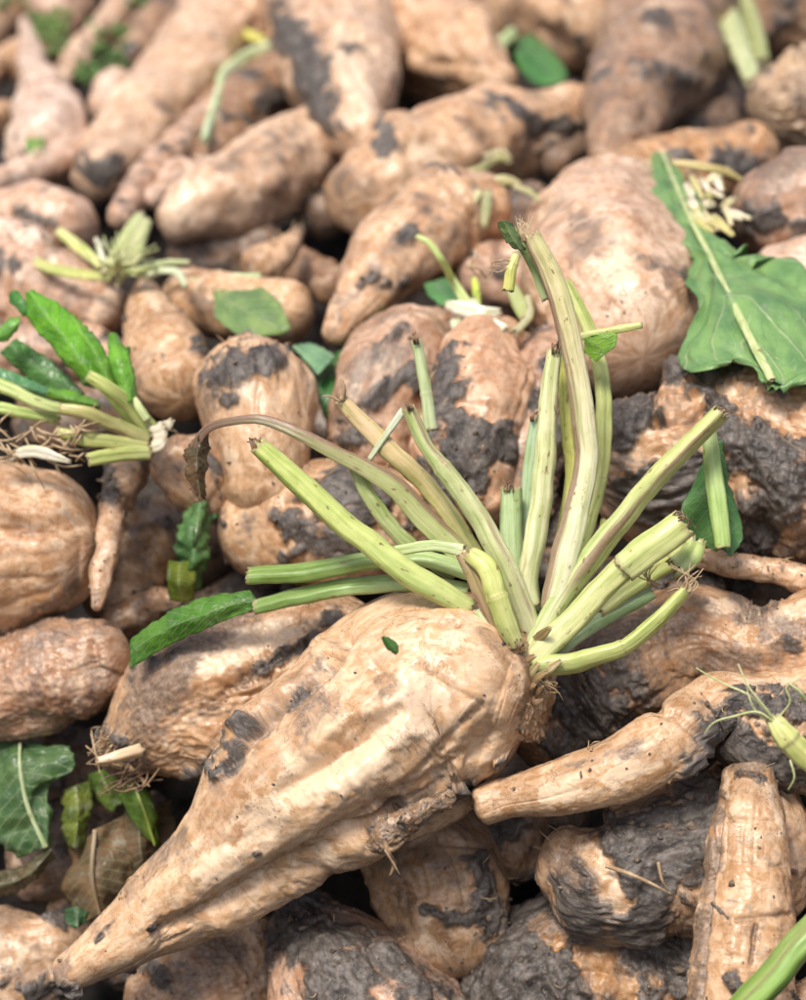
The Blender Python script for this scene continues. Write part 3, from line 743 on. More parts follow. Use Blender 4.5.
beet('dark muddy beet in the hollow behind the lowest stalks', [(575,606,40,-.03),(640,588,34,-.03),(700,600,30,-.03)], tone=BROWN, film=.7, mud=.5, res=MID-.6)
beet('bent brown beet with a whitish rubbed saddle at the right edge', [(540,728,46,.0),(588,694,56,.0),(648,660,57,.01),(706,642,47,.02),(750,650,42,.02),(840,636,46,.02)], tone=(0.50,0.295,0.155), film=.42, mud=.06, res=NEAR, wr=2.4, fray=.5,
     marks=[('mud',[(545,690),(590,705),(575,755)],46,1),('film',[(620,650),(650,690)],26,.7),('mud',[(600,660),(640,690)],15,.7),('film',[(600,640),(650,620)],22,.6),('scrape_lit',[(712,606),(755,612)],10,.9),('scrape_lit',[(775,615),(806,606)],12,.8),('film',[(745,600),(790,640)],16,.6),('mud',[(785,640),(800,650)],8,.7),('groove',[(690,600),(678,640)],4,2.5),('brown',[(655,680),(720,660)],14,.35),('film',[(690,665),(790,655)],12,.5),('groove',[(748,604),(746,616)],10,7)])
# foreground left
bt = thing('sugar_beet', on_heap(200., 700., 0.), 'brown ridged beet with a bearded root end left of the large front beet', 'sugar beet', GROUP)
root_mesh('root', [(114,748,26,.03),(148,729,49,.03),(204,701,78,.03),(280,674,71,.02),(352,652,56,.01)], tone=(0.56,0.36,0.21), film=.38, mud=.06, res=NEAR-.2, fray=.7, parent=bt, wr=1.2,
     marks=[('mud',[(318,640),(285,655),(262,668)],9,1),('groove',[(310,645),(262,668),(222,692)],12,7),('brown',[(262,670),(228,690),(205,705)],12,.9),('scrape_lit',[(205,670),(240,645),(290,635)],20,.75),('film',[(175,680),(195,640),(250,612)],16,.75),
            ('film',[(120,740),(160,700)],30,.6),('brown',[(110,755),(150,770)],22,.8),('brown',[(130,720),(150,740)],16,.6),('mud',[(105,735),(128,752)],10,.8),('mud',[(190,775),(215,760)],10,.8),('mud',[(330,622),(352,640)],14,.9)])
rng = random.Random(4)
zt = H(115, 750, .05)
tube('rootlet', [[(120 + rng.uniform(-8, 10), 748 + rng.uniform(-22, 26), 1.1, zt + .005)] + [(lambda a, l: (112 - l * math.cos(a) + rng.uniform(-5, 5), 750 + l * math.sin(a) + rng.uniform(-6, 6), .7, zt - .01 * rng.random()))(rng.uniform(-1.0, 1.1), 14 + 9 * k) for k in range(rng.choice((1, 2)))] for i in range(30)], M_FIBRE, bt)
tube('rootlet', [[(140 + rng.uniform(-16, 26), 770 + rng.uniform(-10, 10), 1.0, zt), (130 + rng.uniform(-30, 20), 780 + rng.uniform(-5, 12), .8, zt - .008), (118 + rng.uniform(-30, 20), 785 + rng.uniform(-10, 12), .5, zt - .005)] for i in range(16)], M_DARKFIBRE, bt)
stalk('root_stub', [(140,750,7,zt-.012),(118,756,6,zt-.02),(98,761,4,zt-.022)], bt, tint=(0.62,0.46,0.30), chan=0, thick=1, brown=.3, rag=.5)

# bottom
beet('pale speckled beet in the bottom left corner', [(-40,962,52,-.01),(16,964,56,-.01),(58,952,40,-.01)], tone=(0.58,0.40,0.26), film=.35, mud=.05, res=NEAR+.2, marks=[('mud',[(50,915),(66,925)],9,1),('mud',[(30,990),(60,985)],14,.9),('scrape_lit',[(5,945),(30,960)],14,.5)])
beet('brown fibrous beet under the tip of the large front beet', [(152,1004,36,-.02),(196,986,53,-.02),(262,962,46,-.03)], tone=(0.46,0.29,0.17), film=.5, mud=.05, fray=.9, res=NEAR, wr=2.0, marks=[('mud',[(140,960),(165,980)],12,.8),('film',[(180,940),(240,950)],12,.4)])
beet('beet coated in lumpy grey mud at the bottom under the large front beet', [(300,926,34,-.005),(334,976,70,.0),(374,1042,96,.0),(412,1110,96,.0)], tone=PINK, film=.45, mud=.2, res=NEAR, lump=.7,
     marks=[('mud',[(300,930),(340,960),(330,1000)],44,1),('mud',[(380,960),(420,990)],24,.9),('clean',[(405,945),(440,965),(478,1000)],9,1),('film',[(400,950),(460,1000)],26,.4)])
beet('tan cracked beet in the shade below the root knot of the large front beet', [(398,818,56,-.01),(430,868,64,-.01),(452,938,56,-.01)], tone=(0.46,0.295,0.17), film=.32, mud=.06, res=NEAR,
     marks=[('mud',[(445,918),(470,922),(490,912)],9,.8),('groove',[(425,912),(485,914)],3,3),('brown',[(398,890),(412,900)],9,.7),('mud',[(425,908),(436,912)],6,1),('groove',[(440,843),(490,848)],3,5),('film',[(420,850),(460,880)],10,.3),('mud',[(480,860),(486,930)],14,1)])
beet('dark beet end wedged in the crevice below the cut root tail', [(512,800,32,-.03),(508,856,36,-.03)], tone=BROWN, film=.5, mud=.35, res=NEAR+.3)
beet('dark muddy beet with rusty orange patches at the bottom', [(490,1020,46,-.02),(556,966,64,-.02),(640,972,72,-.02),(730,1005,62,-.02)], tone=(0.40,0.215,0.085), film=.5, mud=.60, fray=.7, res=NEAR,
     marks=[('clean',[(535,925),(560,935)],14,.9),('clean',[(590,950),(625,985)],20,.9),('mud',[(640,955),(680,940)],20,1),('mud',[(500,1000),(540,990)],22,1)])
bt = thing('sugar_beet', on_heap(610., 870., 0.), 'half-bare beet end plastered with black mud below the bent finger-like root', 'sugar beet', GROUP)
root_mesh('root', [(566,860,36,.025),(600,874,57,.025),(660,860,72,.02),(745,846,82,.0)], tone=(0.54,0.35,0.21), film=.25, mud=.0, res=NEAR-.1, parent=bt, lump=.9,
     marks=[('mud',[(620,850),(650,880),(640,920)],42,1),('mud',[(680,860),(700,820)],60,1),('mud',[(640,830),(610,825)],14,1),('mud',[(575,905),(590,925)],24,1),('mud',[(560,880),(570,900)],12,.8),('clean',[(578,835),(600,865),(622,905)],12,1),('film',[(545,850),(570,870)],12,.6),('scrape_lit',[(595,850),(620,895)],8,.6),('film',[(560,860),(585,890)],14,.6),('ridge',[(590,868),(605,880)],8,5)])
tube('rootlet', [[(606,866,2.6,H(610,866,.066)),(630,874,2.4,H(610,866,.074)),(652,884,1.8,H(610,866,.076)),(671,894,1,H(610,866,.074))],[(658,862,2,H(640,860,.076)),(662,880,1.6,H(640,860,.078)),(668,890,.8,H(640,860,.075))]], M_FIBRE, bt)
beet('brown beet glimpsed at the right edge beside the upright finger-like beet', [(786,850,30,-.0),(850,850,38,-.0)], tone=(0.48,0.31,0.18), film=.4, mud=.1, res=NEAR+.2)
beet('tan beet end in the bottom right corner behind the thick green stalk', [(800,1010,24,.02),(850,1000,40,.02)], tone=TAN, film=.15, res=NEAR+.2)
# upright finger-like beet and the bent one
beet('upright finger-like beet with a blunt top in the lower right', [(750,778,27,.05),(749,830,38,.055),(747,900,46,.06),(742,980,52,.06),(738,1070,56,.06)], tone=(0.58,0.37,0.21), film=.22, mud=.0, res=NEAR-.2, lump=.6, grow=1.0, wr=2.2, cap=(.6,.7),
     marks=[('groove',[(722,800),(716,850),(706,930),(700,1000)],4,6),('film',[(718,800),(704,930),(696,1000)],9,.8),('groove',[(712,903),(728,918)],3,5),('mud',[(712,903),(728,918)],2.5,.9),('groove',[(756,925),(750,965)],4,4),('brown',[(756,925),(750,965)],4,.8),('groove',[(735,920),(790,915)],5,4),('brown',[(735,825),(745,850)],14,.4),('mud',[(738,774),(762,778)],6,.7),('mud',[(730,975),(742,990)],10,.8),('scrape_lit',[(745,860),(770,900)],12,.4),('film',[(735,765),(765,765)],8,.7),('groove',[(728,820),(775,822)],4,2),('groove',[(722,862),(780,866)],4,2)])  # left film paints the shaded side, the pale centre mark the lit one
beet('bent finger-like beet with a snapped-off tail and black mud on its body', [(484,806,21,.075),(508,798,20,.075),(545,789,26,.077),(600,774,32,.08),(645,757,35,.08),(676,738,34,.076),(694,714,29,.062),(716,702,32,.055),(752,718,52,.042),(810,728,64,.03),(880,736,72,.03)], tone=(0.60,0.39,0.225), film=.15, mud=.0, res=NEAR-.3, lump=.45, grow=1.0, cap=(.5,.7),
     marks=[('mud',[(716,728),(740,700),(795,708)],20,1),('mud',[(735,745),(780,770),(806,760)],38,1),('mud',[(710,735),(715,760)],12,1),('mud',[(690,770),(720,790)],22,1),('clean',[(690,690),(740,675),(806,672)],9,1),('scrape_lit',[(545,795),(570,795)],11,1),('scrape_lit',[(610,780),(632,765)],10,.9),('brown',[(560,770),(600,760),(640,755)],7,.5),('groove',[(652,708),(678,716),(708,744)],9,8),('film',[(655,720),(690,705)],8,.3),('brown',[(490,795),(520,780)],8,.3),('film',[(560,765),(640,745)],9,.5)])  # pale marks along the lower middle are painted highlights

# ------------------------------------------------------------------ the large front beet with its cut leaf stalks
hero = thing('sugar_beet', on_heap(400., 720., 0.02), 'large clean beet with a fan of cut green leaf stalks, on top of the heap', 'sugar beet', GROUP)
root_mesh('root', [(500,700,86,.072),(482,694,100,.074),(438,694,110,.076),(372,738,106,.078),(302,792,92,.078),(228,858,63,.072),(150,917,40,.066),(98,958,27,.062),(70,978,20,.060)],
    tone=(0.69,0.465,0.285), film=.05, mud=.0, grow=1.0, var=.7, res=1.25, lump=.8, fine=.45, wr=.6, cap=(.40,.6), parent=hero, seed=3,
    marks=[('groove',[(398,812),(352,832),(282,864),(222,898),(160,934)],15,12),('groove',[(400,835),(440,822),(480,800),(510,775)],20,9),
           ('ridge',[(372,856),(345,868),(290,890),(225,920)],28,11),('ridge',[(330,800),(260,842),(200,880)],26,6),('ridge',[(440,640),(490,680)],46,8),
           ('groove',[(330,832),(385,802),(440,775),(490,735)],18,9),
           ('film',[(400,812),(440,795),(470,790)],14,.9),('mud',[(378,832),(395,824)],10,.9),('mud',[(410,812),(450,792),(475,786)],9,.7),('mud',[(500,765),(520,750)],7,.8),
           ('groove',[(286,792),(325,768),(372,738),(398,712)],13,10),('ridge',[(320,790),(360,770),(405,735)],20,9),
           ('ridge',[(318,742),(345,722),(385,700)],26,12),('groove',[(335,742),(345,750)],10,6),('groove',[(372,722),(366,738)],8,5),
           ('groove',[(350,700),(322,722),(296,752)],14,3),
           ('groove',[(345,640),(330,665),(300,690),(262,722),(225,765)],15,15),('ridge',[(318,640),(285,680),(240,725)],16,8),
           ('film',[(340,650),(318,680),(262,722),(215,780)],13,.6),('mud',[(300,688),(286,704)],7,.8),('mud',[(236,740),(216,775)],11,.9),('mud',[(250,725),(238,735)],9,.8),
           ('film',[(325,700),(300,730)],12,.4),
           ('scrape_lit',[(305,788),(340,770),(392,732)],24,1.2),('scrape_lit',[(395,700),(405,720)],20,.6),('scrape_lit',[(430,690),(400,735)],28,.9),('scrape_lit',[(460,640),(440,660)],26,.5),('scrape_lit',[(270,812),(240,850),(205,870)],22,.7),('scrape_lit',[(465,740),(430,775)],16,.4),('scrape_lit',[(260,790),(290,800)],16,.5),
           ('groove',[(480,706),(456,730),(440,750),(415,775)],9,4),('brown',[(478,704),(462,722)],7,.7),('scrape_lit',[(476,702),(455,726)],6,.9),('brown',[(448,738),(420,765)],9,.5),
           ('groove',[(378,672),(396,690),(388,700)],11,6),('brown',[(382,678),(390,690)],12,.6),('scrape_lit',[(388,700),(403,692),(400,680)],4,1),
           ('groove',[(420,668),(450,688),(475,700)],5,2),('brown',[(420,662),(455,682)],5,.5),
           ('brown',[(515,630),(535,668),(532,710)],16,.75),('brown',[(485,635),(512,668)],12,.55),('brown',[(500,690),(515,740)],22,.30),
           ('film',[(420,610),(470,625)],16,.35),('film',[(260,840),(240,850)],10,.6),('film',[(130,890),(180,835)],12,.6),('film',[(60,975),(75,990)],14,.8),('mud',[(62,988),(76,994)],8,.9),('film',[(185,868),(215,862)],10,.5),('film',[(100,930),(140,905)],12,.4),
           ('groove',[(292,872),(318,862),(330,872)],7,4),('brown',[(300,868),(325,866)],7,.4),('mud',[(150,928),(153,930)],4,1),('mud',[(256,850)],4,1),('groove',[(230,845),(270,828)],10,3),('groove',[(170,870),(215,850)],10,3),('film',[(340,905),(270,915)],12,.4)])
zc = H(525, 672, .085)
root_mesh('crown', [(500,684,64,.078),(517,672,46,.082),(534,658,27,.088)], tone=(0.42,0.26,0.13), film=.3, mud=.0, fray=2.8, res=1.3, lump=.8, parent=hero, cap=(.3,.5), marks=[('brown',[(520,650),(545,670)],30,.6)])
Z = zc
def hs(pts, **kw):
    return stalk('leaf_stalk', [(x, y, r * 0.98, Z + dz) for x, y, r, dz in pts], hero, **kw)
# back row
hs([(534,620,9,.02),(527,540,8,.03),(530,470,7.5,.035),(536,418,6,.035)], tint=ST, chan=.35)
hs([(520,620,10,.01),(512,560,11.5,.018),(511,525,11.5,.02),(511,488,11,.022)], tint=(0.36,0.47,0.24), chan=.15, rag=.12)
hs([(548,625,8,.015),(562,540,7,.022),(571,480,6.5,.03),(567,424,6.5,.03),(561,345,5,.03)], tint=SY, joints=(.62,), pale=.1)
hs([(556,620,9,.012),(580,545,9,.025),(600,478,8.5,.035),(604,425,9,.035),(601,372,8.5,.04),(588,328,8,.045),(566,280,5.5,.05)], tint=SG, joints=(.42,), chan=.35, roll=.5)
hs([(578,337,4,.025),(610,331,4.2,.02),(642,325,3.4,.015)], tint=SG, chan=.1)
blade('leaf_blade', [(584,338,Z+.022),(585,352,Z+.022),(596,362,Z+.02)], [(586,338,Z+.02),(598,346,Z+.018),(604,355,Z+.018)], [(592,336,Z+.018),(617,335,Z+.016),(615,347,Z+.016)], hero, tint=GB, ruffle=1, res=1.5)
# front upright pair
hs([(531,606,11,.0),(528,586,11,.0),(534,545,12,.0),(542,500,12,.002),(546,440,11,.004),(549,400,10,.006),(554,350,8,.01)], tint=SP, chan=.12, roll=.6, brown=.15, bside=-1.2)
hs([(552,610,12,-.004),(560,572,15,-.006),(574,520,14,-.008),(586,462,12.5,-.01),(582,410,12.5,-.012),(572,350,12,-.012),(558,295,12,-.012),(545,262,11,-.012),(531,236,10,-.012)], tint=(0.66,0.66,0.42), tint2=(0.58,0.53,0.28), chan=.18, roll=-.5, brown=.75, bside=-.9, rag=.6)
hs([(545,300,3.4,.0),(533,268,4,.002),(522,246,5,.002),(512,232,6,.002)], tint=SD, chan=.4, thick=.4, rag=.8)
blade('leaf_blade', [(498,222,Z-.006),(503,238,Z-.006),(514,250,Z-.006)], [(503,220,Z-.01),(511,236,Z-.01),(520,250,Z-.01)], [(512,222,Z-.006),(520,236,Z-.006),(526,250,Z-.006)], hero, tint=(0.12,0.2,0.08), wear=.5, ruffle=1.6, res=1.2)
hs([(516,254,4.4,-.014),(512,268,5.6,-.016),(508,291,6,-.016)], tint=SY, chan=.1, brown=.3, rag=.3, joints=(.3,))
rf = random.Random(9)
tube('torn_fibre', [[(531 + rf.uniform(-9, 9), 242, .9, Z - .013), (529 + rf.uniform(-10, 8), 230, .7, Z - .014), (526 + rf.uniform(-12, 10), 218 + rf.uniform(-6, 6), .4, Z - .014)] for i in range(14)]
     + [[(514, 262, .6, Z - .016), (500 + rf.uniform(-8, 6), 264 + rf.uniform(-6, 8), .5, Z - .018), (488 + rf.uniform(-8, 8), 262 + rf.uniform(-10, 18), .3, Z - .016)] for i in range(7)], M_FIBRE, hero)
# right side
hs([(528,654,11,-.004),(543,632,14,-.004),(556,610,15,-.004),(590,560,15.5,-.006),(633,506,14,-.01),(684,450,13,-.012),(722,412,12,-.014)], tint=(0.50,0.56,0.27), chan=.12, roll=1.2, brown=.40, bside=-1.1, rag=.3, tint2=(0.47,0.50,0.19))
hs([(709,430,8,.006),(713,470,9,.008),(719,512,9.5,.006),(723,548,8,.004)], tint=(0.36,0.50,0.17), chan=.25, rag=.15)
blade('leaf_blade', [(706,455,Z+.02),(690,490,Z+.03),(681,505,Z+.03),(688,535,Z+.03),(716,552,Z+.02)], [(712,445,Z+.015),(715,490,Z+.016),(719,522,Z+.015),(723,548,Z+.012)], [(722,440,Z+.015),(729,480,Z+.02),(741,545,Z+.02),(730,556,Z+.014)], hero, tint=(0.10,0.25,0.09), ruffle=1.5, res=1.8, wear=.1)
hs([(530,662,11,-.012),(548,644,13,-.012),(572,622,13,-.012),(602,588,13,-.012),(632,561,13.5,-.014)], tint=(0.54,0.56,0.24), chan=.1, brown=.12, pale=.5, rag=.15)
hs([(624,569,15.5,-.016),(650,549,16.5,-.02),(684,523,15.5,-.022)], tint=(0.52,0.56,0.22), chan=.1, brown=.1, rag=.2)
hs([(532,670,10,-.012),(540,668,11.5,-.014),(568,664,12,-.016),(600,656,10.5,-.022),(622,649,9.5,-.024),(656,622,9,-.024),(686,590,7,-.022)], tint=(0.44,0.50,0.16), chan=.2, roll=.8, joints=(.52,), brown=.1, rag=.7)
hs([(548,658,9,.01),(590,625,9,.015),(630,602,10,.02),(652,590,9,.022)], tint=ST, chan=.3, brown=.2)
hs([(600,610,8,.015),(650,575,9,.016),(690,552,11,.012)], tint=SG, chan=.3, brown=.1, rag=.5)
hs([(676,568,12,.0),(690,556,12,.0),(698,540,9,.0)], tint=(0.42,0.52,0.18), chan=.4, thick=.4, rag=.8)
hs([(582,575,5,.01),(600,545,6,.01),(606,520,5,.012)], tint=SY, chan=.3, rag=.5)
tube('torn_fibre', [[(684 + rf.uniform(-6, 4), 594 + rf.uniform(-6, 6), 1.0, Z - .022), (688 + rf.uniform(-12, 10), 582 + rf.uniform(-6, 10), .8, Z - .024), (690 + rf.uniform(-24, 18), 574 + rf.uniform(-12, 26), .5, Z - .022)] for i in range(14)]
     + [[(655 + rf.uniform(-8, 8), 585, .7, Z), (645 + rf.uniform(-8, 8), 575, .6, Z - .004), (650 + rf.uniform(-14, 14), 560 + rf.uniform(-4, 14), .4, Z)] for i in range(8)], M_FIBRE, hero)
tube('torn_fibre', [[(536 + rf.uniform(-6, 12), 676 + rf.uniform(-6, 6), .9, Z - .012), (542 + rf.uniform(-6, 16), 686 + rf.uniform(-4, 8), .6, Z - .014), (548 + rf.uniform(-10, 18), 694 + rf.uniform(-8, 8), .35, Z - .01)] for i in range(16)], M_FIBRE, hero)
# left side
hs([(531,632,12,-.002),(520,604,13,-.006),(503,562,12.5,-.01),(478,517,11.5,-.008),(455,484,11,-.006),(442,468,10.5,-.004),(430,452,8,-.002),(418,430,8.5,.0),(408,408,7.5,.0)], tint=(0.56,0.58,0.32), tint2=(0.40,0.46,0.20), chan=.15, roll=-.6, joints=(.73,), brown=.35, bside=1.1)
hs([(500,600,8,.02),(460,530,9,.025),(424,482,10,.025),(400,460,10,.02),(367,428,9.5,.018),(340,399,7,.016)], tint=(0.52,0.50,0.18), tint2=(0.60,0.46,0.25), chan=.2, brown=.12, rag=.4)
tube('tendril', [[(342,400,3.4,Z+.014),(344,388,2.4,Z+.012),(341,378,1.2,Z+.012)],[(340,402,1.8,Z+.012),(332,397,1.4,Z+.01),(323,396,.8,Z+.012)]], M_FIBRE, hero)
hs([(431,430,7,.03),(428,405,6.5,.03),(423,375,6,.03),(416,340,5,.03)], tint=(0.40,0.47,0.25), chan=.2, joints=(.4,))
hs([(404,410,4,.012),(388,432,3.4,.014),(369,460,2.6,.016)], tint=(0.58,0.62,0.48), chan=.1)
hs([(505,606,10,.012),(460,553,12.5,.012),(428,522,13,.008),(396,487,12,.004),(340,455,8.5,.0),(304,436,7.5,.0),(280,425,6.5,.002),(256,419,5.5,.004),(232,421,5,.008),(206,430,6,.014),(194,450,8,.018),(192,476,7,.02),(197,502,3,.02)], tint=(0.40,0.45,0.17), tint2=(0.13,0.075,0.045), chan=.5, thick=.5, roll=.5, brown=.6, bside=.9, rag=.4)
blade('leaf_blade', [(192,440,Z+.02),(184,462,Z+.024),(190,490,Z+.022)], [(200,436,Z+.012),(196,464,Z+.008),(200,496,Z+.014)], [(210,434,Z+.02),(209,462,Z+.022),(206,500,Z+.02)], hero, tint=(0.14,0.08,0.05), ruffle=4, res=1.8, wear=.4, jag=3)
hs([(455,576,8,.02),(425,556,8.5,.018),(398,534,8.5,.014),(372,500,8.5,.01),(353,463,7,.008)], tint=(0.40,0.46,0.20), chan=.2, brown=.15)
hs([(470,608,10,-.012),(440,592,13,-.016),(404,570,13.5,-.018),(366,541,13,-.018),(317,500,12.5,-.018),(285,470,11.5,-.018),(258,446,9.5,-.018)], tint=(0.46,0.53,0.16), chan=.08, roll=.4, brown=.14, bside=-1.2, rag=.5)
tube('torn_fibre', [[(260 + rf.uniform(-6, 6), 449 + rf.uniform(-6, 4), 1.8, Z - .019), (256 + rf.uniform(-6, 6), 444 + rf.uniform(-4, 4), 1.4, Z - .02), (253 + rf.uniform(-6, 9), 440 + rf.uniform(-3, 4), .7, Z - .019)] for i in range(9)], M_DARKFIBRE, hero)
hs([(480,575,10,.004),(430,560,11,.006),(372,560,12,.012),(310,571,13,.02),(247,575,11,.026)], tint=(0.30,0.42,0.15), tint2=(0.17,0.27,0.06), chan=.55, roll=1.0, thick=.8, rag=.3)
hs([(470,590,10,.008),(410,583,11,.010),(360,585,12,.016),(304,594,12,.022),(255,607,10,.028)], tint=(0.32,0.44,0.18), tint2=(0.18,0.28,0.08), chan=.55, roll=1.0, thick=.8, rag=.3)
blade('leaf_blade', [(250,590,Z+.035),(205,597,Z+.04),(155,620,Z+.045),(130,640,Z+.05)], [(256,598,Z+.03),(210,612,Z+.03),(160,632,Z+.036),(130,652,Z+.045)], [(258,608,Z+.03),(215,625,Z+.034),(165,648,Z+.04),(130,669,Z+.045)], hero, tint=(0.075,0.205,0.025), ruffle=2.5, jag=.5, res=1.8, wear=.16)
hs([(517,646,8,-.024),(506,622,10.5,-.028),(496,596,11.5,-.03),(486,566,11,-.028),(470,553,8.5,-.024)], tint=(0.50,0.54,0.18), chan=.1, brown=.25, bside=4.8, joints=(.5,), rag=.3)
hs([(497,628,7,-.018),(484,600,7.5,-.022),(470,570,7.5,-.022),(462,552,7,-.02)], tint=(0.34,0.25,0.12), chan=.4, brown=.6, rag=.4)
hs([(464,551,6.5,-.02),(440,546,6,-.016),(402,550,5.5,-.008),(375,555,5,-.002)], tint=(0.40,0.48,0.22), chan=.35, brown=.12)
hs([(494,643,5,-.014),(486,624,6,-.018),(477,610,5,-.018)], tint=(0.46,0.54,0.28), chan=.1)
for i in range(7):                                                     # short torn leaf bases round the crown
    x0, y0 = [(500,652),(508,660),(516,668),(524,678),(530,684),(542,676),(536,640)][i]
    hs([(x0, y0, 5, -.012), (x0 + 8, y0 - 7, 4.5, -.02), (x0 + 14 + 2*(i%3), y0 - 12 - 3*(i%2), 2.5, -.024)], tint=[(0.40,0.28,0.14),(0.52,0.44,0.24)][i % 2], chan=.3, thick=.5, brown=.5, rag=.9)
rg = random.Random(12)
for i in range(26):
    f = i / 25.0
    x0 = np.interp(f, [0, .35, .7, 1], [476, 502, 522, 532]) + rg.uniform(-5, 5); y0 = np.interp(f, [0, .35, .7, 1], [616, 642, 664, 700]) + rg.uniform(-5, 5)
    l = rg.uniform(6, 13); dz = np.interp(f, [0, .5, 1], [-.012, -.022, -.012])
    hs([(x0 - 4, y0 + 3, 2.4, dz + .008), (x0 + l * .5, y0 - l * .3, 2.8, dz - .002), (x0 + l, y0 - l * rg.uniform(.3, .9), 1.2, dz - rg.uniform(0, .006))], tint=rg.choice([(0.30,0.19,0.09),(0.42,0.29,0.14),(0.20,0.12,0.06)]), chan=.3, thick=.45, brown=.6, rag=.9)
for ex, ey, er, ez, ax, ay in ((722,412,10,-.014,.7,-.7),(684,523,13,-.022,.8,-.6),(554,350,7,.01,.1,-1),(511,488,9,.022,0,-1),(536,418,5,.035,.1,-1),(408,408,6,.0,-.5,-.8),(561,345,4,.03,0,-1),(353,463,6,.008,-.4,-.9),(416,340,4,.03,-.2,-1),(516,644,7,-.026,.4,.9),(632,561,11,-.016,.7,-.6)):
    for q_ in range(5):
        o1, o2 = rg.uniform(-1, 1), rg.uniform(-1, 1)
        tube('torn_fibre', [[(ex - ay*er*o1 - ax*4, ey + ax*er*o1 - ay*4, .9, Z + ez - .006*rg.random()), (ex - ay*er*o1 + ax*2, ey + ax*er*o1 + ay*2, .8, Z + ez - .006), (ex - ay*er*o2 + ax*rg.uniform(4, 9), ey + ax*er*o2 + ay*rg.uniform(4, 9), .4, Z + ez - .004)]], M_DARKFIBRE, hero)
# knotty side root
zk = H(385, 835, .136)
root_mesh('root_knot', [(374,846,8,.118),(384,838,13,.122),(398,826,13,.122),(420,812,9,.118),(450,797,7,.110)], tone=(0.30,0.20,0.12), film=.5, mud=.15, fray=4.0, lump=1.6, res=1.2, parent=hero)
for kp in ([(384,838,3,zk-.004),(388,852,3,zk-.005),(394,866,2.4,zk-.002),(390,876,1.2,zk)], [(376,842,2.4,zk-.002),(392,850,2.6,zk-.005),(404,842,1.5,zk)]):
    tube('rootlet', [kp], M_DARKFIBRE, hero, sides=9)
tube('root_hair', [[(385,850,.8,zk-.006),(395,866,.7,zk-.006),(400,875,.4,zk-.004)]], M_FIBRE, hero)

# ------------------------------------------------------------------ small beet with its leaf tuft on the left
bt = thing('sugar_beet', on_heap(195., 470., 0.), 'small brown beet with a bright green leaf tuft at its neck, on the left', 'sugar beet', GROUP)
root_mesh('root', [(176,464,28,.045),(198,474,41,.045),(216,488,36,.035)], tone=(0.44,0.27,0.16), film=.35, mud=.05, res=MID-.4, parent=bt, lump=.7, marks=[('mud',[(205,455),(215,470)],12,.7)])
zt = H(155, 440, .10)
def ts(pts, **kw): return stalk('leaf_stalk', [(x, y, r, zt + dz) for x, y, r, dz in pts], bt, res=2.2, **kw)
ts([(154,432,8,0),(130,405,8,-.01),(104,385,7.5,-.02),(88,375,6,-.02)], tint=(0.45,0.50,0.16), chan=.3)
ts([(150,438,7,0),(115,425,7.5,-.01),(85,412,7,-.02),(60,408,5,-.02)], tint=(0.40,0.38,0.14), chan=.3, brown=.3)
ts([(148,446,7,0),(110,442,7,-.01),(80,438,7,-.015),(58,432,5,-.015)], tint=(0.38,0.40,0.13), chan=.3, brown=.2)
ts([(150,453,7,-.004),(115,455,7.5,-.015),(88,460,7,-.02)], tint=(0.38,0.42,0.13), chan=.3)
ts([(90,415,5,0),(45,405,6,-.01),(0,385,7,-.01),(-30,375,7,-.01)], tint=(0.46,0.54,0.20), chan=.3)
ts([(60,420,5,0),(20,412,6,-.01),(-20,403,6,-.01)], tint=(0.42,0.52,0.16), chan=.3)
ts([(148,420,4,-.01),(138,405,4,-.012),(134,398,3,-.012)], tint=(0.55,0.62,0.30), chan=.3)
blade('leaf_blade', [(84,384,zt),(54,350,zt),(28,316,zt+.01),(25,292,zt+.015)], [(97,384,zt-.01),(70,346,zt-.008),(44,312,zt),(28,292,zt+.01)], [(110,380,zt),(90,342,zt),(60,304,zt+.01),(32,290,zt+.012)], bt, tint=(0.15,0.42,0.03), ruffle=2, res=2.4, wear=.0)
blade('leaf_blade', [(84,386,zt+.02),(75,372,zt+.02),(66,352,zt+.02)], [(100,390,zt+.02),(88,370,zt+.018),(76,345,zt+.018)], [(112,382,zt+.024),(92,352,zt+.024),(70,320,zt+.024)], bt, tint=(0.07,0.22,0.03), ruffle=2, res=2.4, wear=.0)
blade('leaf_blade', [(100,390,zt),(90,362,zt),(85,342,zt+.01)], [(106,392,zt-.004),(97,365,zt-.004),(89,341,zt+.006)], [(113,388,zt),(106,362,zt),(92,339,zt+.01)], bt, tint=(0.16,0.40,0.04), ruffle=1.5, res=2.4, wear=.0)
blade('leaf_blade', [(112,396,zt),(112,372,zt),(122,348,zt+.01)], [(122,402,zt-.004),(121,375,zt-.004),(127,346,zt+.006)], [(132,405,zt),(131,375,zt),(130,347,zt+.01)], bt, tint=(0.13,0.36,0.03), ruffle=1.5, res=2.4, wear=.0)
blade('leaf_blade', [(20,310,zt+.01),(10,302,zt+.015),(9,294,zt+.02)], [(23,317,zt+.01),(16,304,zt+.01),(13,290,zt+.015)], [(30,312,zt+.01),(25,300,zt+.01),(18,291,zt+.02)], bt, tint=(0.06,0.24,0.04), ruffle=1.5, res=2.4, wear=.0)
blade('leaf_blade', [(20,315,zt+.01),(5,322,zt+.01),(-5,335,zt+.01)], [(20,322,zt+.008),(8,332,zt+.008),(-5,340,zt+.008)], [(18,330,zt+.01),(8,340,zt+.01),(-5,343,zt+.01)], bt, tint=(0.13,0.38,0.04), ruffle=1.5, res=2.4, wear=.0)
